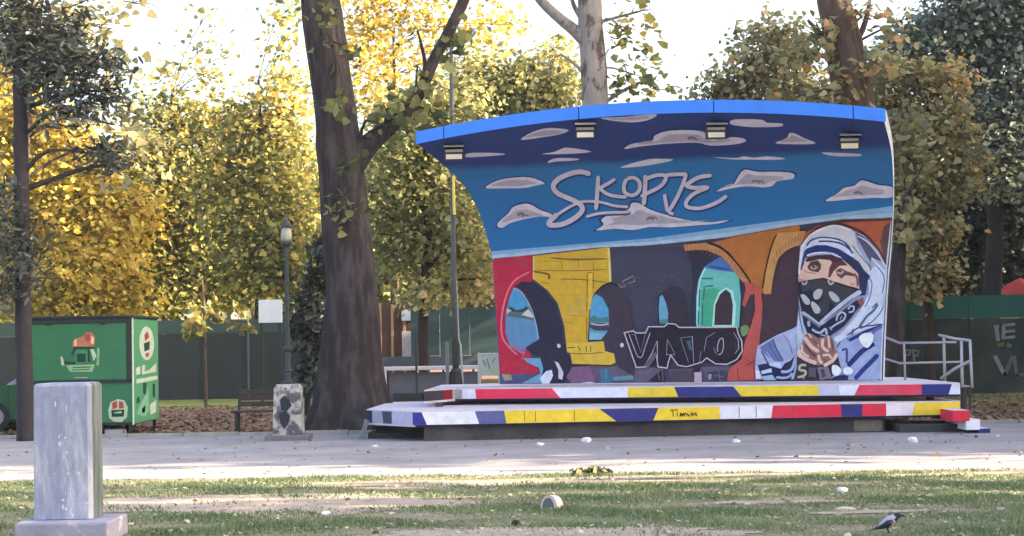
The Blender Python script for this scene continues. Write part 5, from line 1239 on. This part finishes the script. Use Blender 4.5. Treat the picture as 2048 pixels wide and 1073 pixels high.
L_grn = leafmat('green_leaves', [(0.05, (.075, .090, .034)), (.40, (.165, .175, .058)), (.70, (.28, .265, .085)), (.98, (.46, .38, .12))], .40)
L_och = leafmat('ochre_leaves', [(0.03, (0.117, 0.117, 0.065)), (.40, (0.267, 0.247, 0.120)), (.72, (0.442, 0.384, 0.176)), (.92, (0.624, 0.481, 0.208)), (1.0, (0.728, 0.416, 0.195))], .38)
L_pale = leafmat('pale_olive_leaves', [(0.03, (0.138, 0.144, 0.060)), (.35, (0.282, 0.282, 0.108)), (.65, (0.444, 0.414, 0.156)), (.9, (0.624, 0.540, 0.204)), (1.0, (0.720, 0.504, 0.216))], .45)
L_ivy = leafmat('ivy_leaves', [(0.05, (.030, .036, .024)), (.5, (.065, .072, .050)), (1, (.14, .145, .10))], .25)
L_blu = leafmat('blue_green_leaves', [(0.05, (0.094, 0.112, 0.090)), (.45, (0.194, 0.225, 0.181)), (.75, (0.338, 0.369, 0.288)), (1, (0.575, 0.512, 0.300))], .30)
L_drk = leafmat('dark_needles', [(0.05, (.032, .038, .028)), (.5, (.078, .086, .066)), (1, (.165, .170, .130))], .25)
NEED = np.array([(0, 0, 0), (-.16, .25, .02), (-.12, .8, .0), (0, 1.0, -.05), (.12, .8, 0), (.16, .25, .02)])

def tree(name, label, D, trunk, radii, clumps, leaf, bark, per=46, size=.2, seed=1, branches=(), sig=.3, spray=16, flare=1.0, group=None, leaf_t=LEAF, flat=.5, cat='tree', twig=True, ridges=0.0):
    """trunk: pixel path with depth D; clumps: K(...) tuples; branches: list of (pixel path, radii)"""
    pts = [P(x, y, D) if y is not None else None for x, y in trunk]
    base = Vector((pts[0].x, D, 0))
    if pts[0].z > .05: pts = [base] + pts; radii = [radii[0] * flare] + list(radii)
    t = thing(name, label, cat, base, group)
    pts[0] = Vector((pts[0].x, D, -.05))
    sp = smooth_path(pts, 5); sr = lerp_list(list(radii), 5)
    rg = random.Random(seed)
    if ridges > 0:
        sp2, sr2 = smooth_path(sp, 4), lerp_list(sr, 4); NS = 72
        tb = MB().tube(sp2, sr2, NS)
        for i_ in range(len(sp2)):
            c0 = sp2[i_]
            for k_ in range(NS):
                q = tb.v[i_ * NS + k_]; d_ = q - c0; a0 = 2 * math.pi * k_ / NS
                nv = mnoise.noise(Vector((math.cos(a0) * 5, math.sin(a0) * 5, c0.z * .55)))
                n2 = mnoise.noise(Vector((math.cos(a0) * 13, math.sin(a0) * 13, c0.z * 1.6)))
                n3 = mnoise.noise(Vector((math.cos(a0) * 1.3, math.sin(a0) * 1.3, c0.z * .5)))
                root = max(0, 1 - c0.z / .9) * .20 * math.sin(5 * a0 + 1.0 + nv)
                tb.v[i_ * NS + k_] = c0 + d_ * (1 + ridges * (-abs(nv) * 1.6 + n2 * .7) + .07 * n3 + root)
    else:
        tb = MB().tube(sp, sr, 14)
    for q in (tb.v if ridges == 0 else []):
        k = .06 * sr[0]; q += Vector((rg.uniform(-k, k), rg.uniform(-k, k), 0))
    tr = tb.build('trunk', bark, t, smooth=True)
    b = MB(); any_ = False
    cand = [(q, r_) for q, r_ in zip(sp, sr)]
    for path, rr in branches:
        bp = smooth_path([p if isinstance(p, Vector) else P(p[0], p[1], D + (p[2] if len(p) > 2 else 0)) for p in path], 4)
        MB().tube(bp, lerp_list(list(rr), 4), 8).build('limb', bark, tr, smooth=True)
        cand += [(q, r_) for q, r_ in zip(bp, lerp_list(list(rr), 4))]
    if twig:
        for (cx, cy, cz, rx, ry, rz, bias, *_dn) in clumps:      # limbs and twigs that carry the clumps
            c_ = Vector((cx, cy, cz))
            s_, rj = min(cand, key=lambda q: (q[0] - c_).length + max(0, q[0].z - cz + .3) * 2 + (9 if q[0].z < 1.2 else 0))
            mid = (s_ + c_) / 2 + Vector((rg.uniform(-.3, .3), rg.uniform(-.3, .3), rg.uniform(.1, .5)))
            L_ = (c_ - s_).length; r0 = min(rj * .45, .022 * L_ + .02)
            b.tube(smooth_path([s_, mid, c_], 3), lerp_list([r0, r0 * .6, .014], 3), 6); any_ = True
            for _ in range(3):
                e_ = c_ + Vector((rg.uniform(-1, 1) * rx, rg.uniform(-1, 1) * ry, rg.uniform(-.6, .9) * rz))
                b.tube([mid * .25 + c_ * .75, (c_ + e_) / 2 + Vector((0, 0, .08)), e_], [.016, .011, .006], 5)
    if any_: tag(b.build('twigs', bark, tr, smooth=True), kind='stuff')
    p_, v_, n_ = clump_points(clumps, per, seed, sig, spray)
    leaf_cloud('crown', p_, size, v_, leaf, t, seed + 7, flat=flat, template=leaf_t, nbase=n_)
    return t

# --- big plane tree, left of the stage
D = 36.0
up = [(P(640, -60, D).x + dx, D + dy, z, rx, ry, rz, b_) for dx, dy, z, rx, ry, rz, b_ in ((-1.5, 0, 11.2, 2.2, 2.0, 1.2, .0), (1.8, .5, 12.0, 2.4, 2, 1.3, .05), (-3.5, 1, 12.6, 2.0, 2, 1.4, .0), (4, 0, 13.5, 2.2, 2, 1.4, .1), (0, 0, 14.6, 2.8, 2.5, 1.6, .1))]
cl = up + [K(672, 205, 26, 28, 35.3, -.15), K(700, 345, 22, 22, 35.3, -.12), K(690, 400, 26, 34, 35.3, -.1), K(648, 25, 34, 22, 35.2, -.1), K(660, 75, 18, 20, 35.2, 0), K(690, 455, 14, 16, 35.4, .05), K(775, 225, 36, 22, 35.6, 0), K(700, 110, 14, 40, 35.5, -.1),
           K(815, 215, 40, 26, 35.5, -.05), K(790, 265, 34, 20, 35.4, -.1), K(850, 165, 40, 30, 35.8, .05), K(905, 90, 36, 40, 36, .1), K(880, 250, 60, 40, 36.2, -.12)]
tr = tree('plane_tree', 'huge dark-trunked plane tree rising left of the stage', D,
     [(705, 880), (703, 820), (703, 720), (704, 600), (692, 460), (682, 330), (668, 200), (652, 90), (640, 0), (628, -120), (615, -280)], [1.02, .80, .60, .49, .455, .425, .405, .39, .375, .32, .2],
     cl, L_grn, m_bark, per=36, size=.17, seed=3, sig=.2, spray=12, ridges=.085,
     branches=[([(700, 330), (742, 285), (790, 246), (832, 200), (868, 120), (900, 60), (935, -20), (960, -120)], [.30, .20, .14, .12, .11, .108, .105, .065]), ([(640, -40), (560, -140), (480, -260)], [.2, .15, .08]), ([(840, 190), (850, 130), (835, 60)], [.06, .04, .02])])
# --- trees whose trunks rise behind the stage
D = 43.0
tree('plane_tree', 'pale mottled plane trunk rising behind the middle of the canopy', D, [(1196, 800), (1196, 500), (1194, 300), (1190, 200), (1187, 120), (1182, 60), (1180, 0), (1172, -120), (1165, -260)], [.42, .38, .34, .30, .29, .28, .27, .22, .12],
     [K(1245, 60, 34, 55, 43, .15), K(1270, 150, 48, 45, 43, .1), K(1240, 190, 40, 20, 43.2, .0), K(1320, 185, 40, 16, 43, .0), K(1290, 20, 25, 30, 43, .2), K(1100, 140, 30, 20, 43, .05), K(1120, -90, 120, 40, 43, .1), K(1230, -130, 110, 45, 43, .1), K(1320, -60, 50, 26, 43, .15)],
     L_ygr, m_barkp, per=30, size=.19, seed=11, sig=.22, spray=8, ridges=.03, branches=[([(1178, 90), (1150, 62), (1120, 38), (1085, 5), (1040, -50)], [.17, .14, .12, .11, .07]), ([(1165, 40), (1148, 12), (1135, -30)], [.07, .05, .03])])
D = 44.0
tree('plane_tree', 'leaning brown plane trunk behind the right part of the canopy', D, [(1745, 800), (1735, 500), (1722, 300), (1708, 200), (1693, 120), (1680, 60), (1666, 0), (1640, -120), (1620, -260)], [.62, .52, .50, .46, .44, .42, .38, .3, .18],
     [K(1640, 60, 26, 34, 43.5, .15), K(1725, 40, 30, 40, 43.4, .2), K(1620, 110, 60, 36, 43.6, .05), K(1680, 175, 46, 30, 43.3, .15), K(1760, 130, 50, 34, 43.5, .1), K(1590, 195, 50, 22, 43.5, -.05), K(1780, 60, 24, 26, 43.6, .15), K(1640, -80, 100, 40, 44, .1), K(1700, -150, 110, 40, 44, .1)],
     L_och, m_barkb, per=40, size=.19, seed=13, sig=.2, spray=10, ridges=.07, branches=[([(1700, 170), (1672, 130), (1640, 70), (1615, 40)], [.12, .08, .06, .03]), ([(1690, 110), (1725, 60), (1740, 0)], [.1, .07, .04])])
# --- dark evergreen, left edge
D = 34.0
tree('evergreen_tree', 'dark evergreen with a slim black trunk at the left edge', D, [(52, 888), (50, 760), (46, 600), (44, 440), (42, 300), (40, 200), (38, 80), (36, -80), (34, -260)], [.17, .145, .14, .135, .13, .12, .11, .09, .05],
     [K(100, 165, 70, 55, 33.8), K(180, 150, 70, 50, 33.9, .05), K(60, 110, 60, 60, 34.2, .1), K(140, 225, 60, 30, 33.8), K(225, 185, 34, 28, 34, .0), K(60, 30, 60, 40, 34, .15), K(120, 55, 50, 40, 34.2, .15), K(20, 460, 40, 50, 33.7, .1), K(50, 520, 44, 40, 33.6), K(15, 580, 36, 40, 33.8, .1), K(10, 380, 26, 30, 34, .1), K(195, 310, 40, 26, 34.4, .0), K(230, 330, 40, 24, 34.4, .1), K(150, 90, 50, 40, 34.2, .2), K(40, -70, 150, 60, 34, .1), K(10, 60, 40, 90, 34, .3), K(60, -180, 100, 60, 34, .1)],
     L_drk, m_barkd, per=230, size=.15, seed=17, sig=.17, spray=18, leaf_t=NEED, flat=.2)
D = 47.0
tree('mixed_tree', 'thin grey-green and rusty tree reaching over the top left corner', D, [(54, 780), (52, 600), (50, 400), (56, 200), (80, 20), (95, -140)], [.13, .12, .11, .09, .06, .03],
     [K(60, 40, 80, 60, 47, .1, .5), K(150, 30, 70, 60, 47, .1, .5), K(220, 60, 60, 60, 47, .0, .35), K(180, 130, 70, 50, 47, .0, .5), K(250, 150, 40, 34, 47, -.05, .3), K(110, 110, 60, 50, 47.2, .1, .5), K(290, 10, 30, 24, 47, .1, .15), K(20, 110, 40, 60, 47, .2, .6), K(130, -80, 150, 50, 47, .1, .6), K(270, 300, 60, 60, 47.5, -.1, .5), K(230, 250, 60, 40, 47.5, -.1, .5)], L_och, m_barkt, per=46, size=.2, seed=19, sig=.3, spray=8)
# --- background trees beyond the left fence
def bgtree(label, D, tx, cl, leaf, bark, per, size, seed, group='background trees', r=.15, top=None, sig=.3, spray=7, name='background_tree', **kw):
    ty = top if top is not None else min(c_[2] for c_ in [(0, 0, 0)])
    zs = max(c_[2] for c_ in cl)
    tp = [(tx, 780), (tx - 4, 640), (tx + 5, 480), (tx + 2, 320), (tx - 3, top if top is not None else 180)]
    return tree(name, label, D, tp, [r, r * .85, r * .75, r * .55, r * .25], [(a, b, c, d * 1.12, e, f_ * 1.12, g_, h_) for a, b, c, d, e, f_, g_, h_ in cl], leaf, m_barkt if bark is m_barkb else bark, per=per * 3.3, size=size * .70, spray=spray, seed=seed, group=group, sig=sig * 1.2, **kw)
bgtree('brilliant yellow tree at far left behind the kiosk', 61, 150, [K(130, 380, 120, 60, 61, .05), K(180, 470, 110, 60, 60.5, .2), K(170, 545, 110, 50, 60, .2), K(120, 590, 110, 40, 60, .1), K(230, 420, 80, 60, 61, .1), K(20, 330, 60, 80, 61.5, .0), K(60, 250, 80, 50, 61.5, .0), K(30, 470, 60, 70, 61, .0), K(120, 300, 90, 50, 62, .05), K(230, 600, 80, 40, 60.5, .0), K(20, 170, 60, 60, 62, 0), K(60, 640, 80, 40, 60, .1), K(180, 630, 90, 30, 60, .1)], L_yel, m_barkb, 34, .23, 23, top=300)
bgtree('yellow-green tree left of centre behind the low white building', 64, 345, [K(300, 240, 60, 50, 64, 0, .6), K(370, 225, 60, 40, 64, .05, .7), K(330, 330, 100, 60, 63.5, -.02), K(430, 290, 80, 70, 64, .05), K(300, 430, 100, 70, 63, -.1), K(400, 420, 90, 80, 63.2, -.05), K(330, 530, 110, 60, 63, -.1), K(430, 540, 90, 60, 63.1, -.08), K(400, 100, 14, 45, 64, -.1, .28), K(420, 150, 40, 20, 64, .0, .4), K(350, 150, 36, 26, 64.2, .1, .4), K(410, 35, 18, 14, 64, -.1, .3), K(270, 560, 70, 60, 62.5, -.05), K(280, 350, 60, 80, 63, 0), K(300, 610, 80, 30, 62, -.05), K(400, 600, 80, 26, 62.5, -.1), K(470, 600, 50, 24, 62.6, -.1), K(450, 110, 12, 30, 64, -.1, .2)], L_ygr, m_barkb, 32, .23, 29, top=200)
bgtree('golden tree reaching up beside the big trunk on its left', 60, 520, [K(520, 265, 70, 55, 60, .1), K(570, 190, 50, 50, 60, .15, .8), K(480, 350, 80, 60, 60, .0), K(570, 330, 60, 80, 59.5, .05), K(500, 450, 90, 60, 59.5, -.05), K(580, 450, 50, 60, 59, .0), K(510, 540, 80, 50, 59, -.1), K(565, 90, 34, 50, 60, .05, .32), K(580, 15, 36, 36, 60, .0, .3), K(480, 245, 50, 40, 60.4, .1, .8), K(550, 560, 60, 40, 58.8, -.05), K(590, 540, 40, 50, 58.8, -.1)], L_ygr, m_barkb, 34, .22, 31, top=160)
bgtree('bright gold tree glowing right of the big trunk', 66, 790, [K(740, 60, 60, 80, 66, .15, 0.75), K(800, 50, 70, 70, 66, .05, 0.42), K(750, 160, 50, 70, 65.5, .25, 0.75), K(820, 150, 70, 60, 66, .1, 0.42), K(870, 60, 50, 60, 66, .0, 0.42), K(780, 240, 80, 50, 65.5, .1, 0.42), K(880, 200, 70, 50, 66, .0, 0.42), K(960, 60, 50, 60, 66, .05, 0.42), K(1000, 130, 50, 40, 66, .0, 0.42), K(740, -60, 120, 60, 66, .1, 0.75), K(900, -40, 100, 40, 66, .05, 0.42), K(1010, 50, 40, 40, 66, .05, 0.42)], L_yel, m_barkb, 20, .22, 37, top=60)
bgtree('green leafy tree filling the gap between trunk and mural', 48, 850, [K(790, 330, 60, 60, 48, -.1), K(860, 290, 60, 50, 48, -.08), K(900, 360, 50, 60, 48, -.05), K(820, 420, 70, 50, 48, -.08), K(920, 440, 50, 50, 47.8, .05), K(860, 490, 70, 40, 48, -.05), K(780, 520, 50, 40, 48.2, -.1), K(950, 500, 40, 40, 47.8, .1), K(820, 230, 80, 40, 48.5, -.05), K(900, 200, 80, 40, 48.5, -.05), K(840, 590, 46, 22, 47.2, .12), K(960, 560, 30, 30, 48, .3), K(750, 440, 30, 60, 48, -.1), K(900, 570, 60, 30, 48.4, .2)], L_pale, m_barkb, 42, .19, 41, top=220, sig=.22)
bgtree('olive tree top showing over the left half of the canopy', 57, 1030, [K(960, 200, 60, 50, 57, -.05), K(1030, 170, 70, 50, 57, .0), K(1090, 150, 60, 45, 57, .05), K(1130, 190, 50, 40, 57, .05), K(1050, 220, 90, 30, 57, -.05), K(1000, 260, 80, 40, 57, -.1), K(1110, 100, 30, 20, 57, .1), K(940, 140, 40, 40, 57, .0)], L_pale, m_barkb, 34, .22, 43, top=150, sig=.25)
bgtree('grey-green tree over the right half of the canopy', 54, 1500, [K(1480, 170, 60, 40, 54, .0), K(1440, 200, 50, 20, 54, -.05), K(1520, 110, 50, 50, 54, .05), K(1570, 150, 60, 50, 54, .0), K(1550, 70, 36, 40, 54, .1), K(1520, 210, 90, 30, 54, -.05), K(1610, 210, 70, 30, 54, -.05), K(1600, 90, 40, 30, 54, .1), K(1410, 215, 36, 12, 54, 0)], L_och, m_barkb, 40, .2, 47, top=150, sig=.25)
bgtree('olive-ochre tree hanging over the fence right of the mural', 46.5, 1860, [K(1830, 270, 60, 50, 46.5, .0), K(1890, 260, 60, 50, 46.8, .0), K(1820, 360, 50, 60, 46.3, .0), K(1880, 370, 60, 50, 46.5, .0), K(1830, 450, 46, 50, 46.2, .05), K(1880, 460, 40, 40, 46.2, .1), K(1820, 520, 40, 30, 46.1, .05), K(1855, 550, 44, 30, 46, .15), K(1840, 580, 30, 14, 46, .2), K(1780, 220, 60, 40, 46.8, .05), K(1840, 180, 70, 40, 47, .1), K(1900, 155, 40, 36, 47, .3), K(1780, 150, 50, 30, 47, .05), K(1740, 230, 40, 20, 47, .1), K(1930, 330, 40, 40, 46.6, .05), K(1905, 550, 26, 14, 46, .15)], L_och, m_barkb, 46, .2, 53, top=200, sig=.2)
bgtree('blue-grey evergreen towering at the upper right corner', 52, 1985, [K(1900, 60, 60, 60, 52, .05), K(1960, 40, 60, 60, 52, -.05), K(2020, 60, 60, 70, 52, .0), K(1850, 110, 50, 30, 52.2, .1), K(1940, 140, 60, 50, 52, -.05), K(2020, 170, 60, 60, 51.8, .0), K(1970, 230, 70, 50, 51.6, .0), K(2040, 270, 50, 60, 51.5, .05), K(1980, 310, 60, 40, 51.4, .1), K(1790, 110, 50, 30, 52.5, .1), K(1830, 60, 30, 30, 52.4, .1), K(2010, 360, 50, 30, 51.4, .1), K(1940, -60, 120, 50, 52, 0), K(2060, -20, 60, 60, 52, 0)], L_blu, m_barkd, 60, .2, 59, top=-40, sig=.2, r=.3)
bgtree('dark shaded tree behind the fence at the right edge', 58, 1975, [K(1930, 430, 60, 70, 58.5, -.3), K(2000, 440, 60, 70, 58.5, -.35), K(2050, 520, 50, 70, 58.6, -.3), K(1960, 540, 70, 50, 58.6, -.35), K(1880, 520, 60, 60, 58.8, -.3), K(1820, 420, 70, 80, 59, -.3), K(1840, 560, 60, 50, 59, -.3), K(2060, 400, 50, 60, 58.8, -.2)], L_drk, m_barkd, 70, .24, 61, top=380, sig=.25, r=.4)  # low leaf values put the deep shade into the colour
bgtree('broad ochre tree between the two leaning trunks on the right', 50, 1640, [K(1700, 250, 60, 50, 50, -.05), K(1650, 190, 60, 40, 50, .0), K(1760, 300, 60, 60, 49.8, -.1), K(1800, 420, 50, 70, 50, -.15), K(1800, 520, 50, 70, 50, -.2), K(1740, 190, 50, 40, 50, .0)], L_och, m_barkb, 46, .2, 67, top=200, sig=.22)
# --- narrow dark shrub against the big trunk
D = 44.0
tree('ivy_shrub', 'narrow dark evergreen shrub against the left side of the big trunk', D, [(615, 800), (615, 700), (618, 600), (622, 520)], [.07, .06, .05, .03], [K(612, 760, 42, 40, D), K(616, 690, 40, 50, D), K(622, 620, 38, 50, D), K(630, 550, 32, 46, D), K(642, 495, 20, 36, D)], L_ivy, m_barkd, per=190, size=.13, seed=71, sig=.1, spray=20, cat='shrub', leaf_t=LEAF)
# --- leafy spray hanging over the left fence from a street tree
D = 50.0
tree('young_tree', 'thin young tree with pale leaves hanging before the dark fence', D, [(412, 800), (410, 700), (408, 610), (404, 560)], [.045, .04, .035, .02], [K(395, 650, 26, 22, D, .15), K(385, 668, 22, 10, D, .1), K(425, 640, 20, 14, D, .1), K(480, 652, 30, 9, D, .1), K(500, 660, 20, 7, D, .1), K(405, 625, 26, 16, D, .05)], L_ygr, m_barkb, per=60, size=.17, seed=73, sig=.1, spray=6, branches=[([(408, 628), (440, 640), (500, 660)], [.02, .015, .008])])
# --- brown shaded trunk beside the right edge of the wall
D = 38.5
tree('shaded_trunk', 'dark brown trunk right beside the edge of the mural wall', D, [(1789, 800), (1790, 700), (1793, 600), (1797, 520), (1804, 450), (1812, 390)], [.20, .18, .17, .14, .10, .05], [K(1825, 330, 40, 46, 38.4, -.05), K(1830, 250, 44, 44, 38.6, -.05), K(1808, 420, 26, 44, 38.2, -.05), K(1815, 480, 22, 26, 38.2, .0)], L_och, m_bark, per=60, size=.16, seed=79, sig=.15, spray=10)
# --- far woodland that closes the view
rg = np.random.default_rng(91)
cl = []
for i in range(120):
    px = rg.uniform(-60, 2110); yb = 640
    top = np.interp(px, [-60, 250, 330, 600, 900, 1150, 1300, 1420, 1600, 2110], [260, 330, 330, 300, 260, 330, 260, 300, 250, 200])
    py = rg.uniform(top + 50, yb - 30)
    cl.append(K(px, py, 80, 55, 78 + rg.uniform(-4, 4), rg.uniform(-.25, .05)))
p_, v_, n_ = clump_points(cl, 20, 92, .6, 14)
o = leaf_cloud('far_woodland', p_, .34, v_, L_ygr, None, 93, loc=(0, 78, 0)); tag(o, 'far olive woodland closing the view behind the fences', 'trees', kind='stuff')

# --- unseen trees right of the frame, placed and shaped to shade stage, lawn and fence
def shade_tree(x, y, h, r, z0, seed, label):
    rg_ = random.Random(seed)
    t = thing('unseen_shade_tree', label, 'tree', (x, y, 0), 'unseen shade trees right of the view')
    tr = MB().tube(smooth_path([(x, y, -.05), (x + .1, y, 2), (x - .1, y + .1, z0 + 1), (x, y, h * .75)], 4), lerp_list([.5, .36, .3, .12], 4), 12).build('trunk', m_bark, t, smooth=True)
    cl_ = []
    b = MB()
    nl = 16
    for i in range(nl):
        zz = z0 + (h - z0) * (i + .5) / nl; a_ = i * 2.4; k = r * (.55 + .35 * math.sin(math.pi * (i + 1) / (nl + 1)))
        c_ = (x + math.cos(a_) * k * .45, y + math.sin(a_) * k * .55, zz)
        cl_.append((*c_, r * .62, r * .62, r * .34, 0)); b.tube([(x, y, max(z0, zz - 1.2)), c_], [.1, .03], 5)
    tag(b.build('twigs', m_bark, tr), kind='stuff')
    p__, v__, n__ = clump_points(cl_, 20, seed, .8, 6)
    leaf_cloud('crown', p__, .55, v__, L_ygr, t, seed + 3)
for i, (x, y, h, r, z0) in enumerate(SHADE):
    shade_tree(x, y, h, r, z0, 200 + i, 'unseen leafy shade tree right of the view, %s from the camera' % ('first', 'second', 'third', 'fourth', 'fifth', 'sixth', 'seventh', 'eighth', 'ninth', 'tenth', 'eleventh', 'twelfth')[i])

# ------------------------------------------------------------------ the hazy evening air
m_h = bpy.data.materials.new('haze_air'); m_h.use_nodes = True
nt = m_h.node_tree; nt.nodes.clear()
ho = nt.nodes.new('ShaderNodeOutputMaterial'); hv = nt.nodes.new('ShaderNodeVolumePrincipled')
hv.inputs['Color'].default_value = (.93, .92, .95, 1); hv.inputs['Density'].default_value = HAZE; hv.inputs['Anisotropy'].default_value = 0.2
nt.links.new(hv.outputs[0], ho.inputs['Volume'])
o = MB().box(-S - 2, S + 2, -62, 702, -1, 24).build('haze', m_h); tag(o, 'thin pale haze filling the park air', 'haze', kind='stuff')
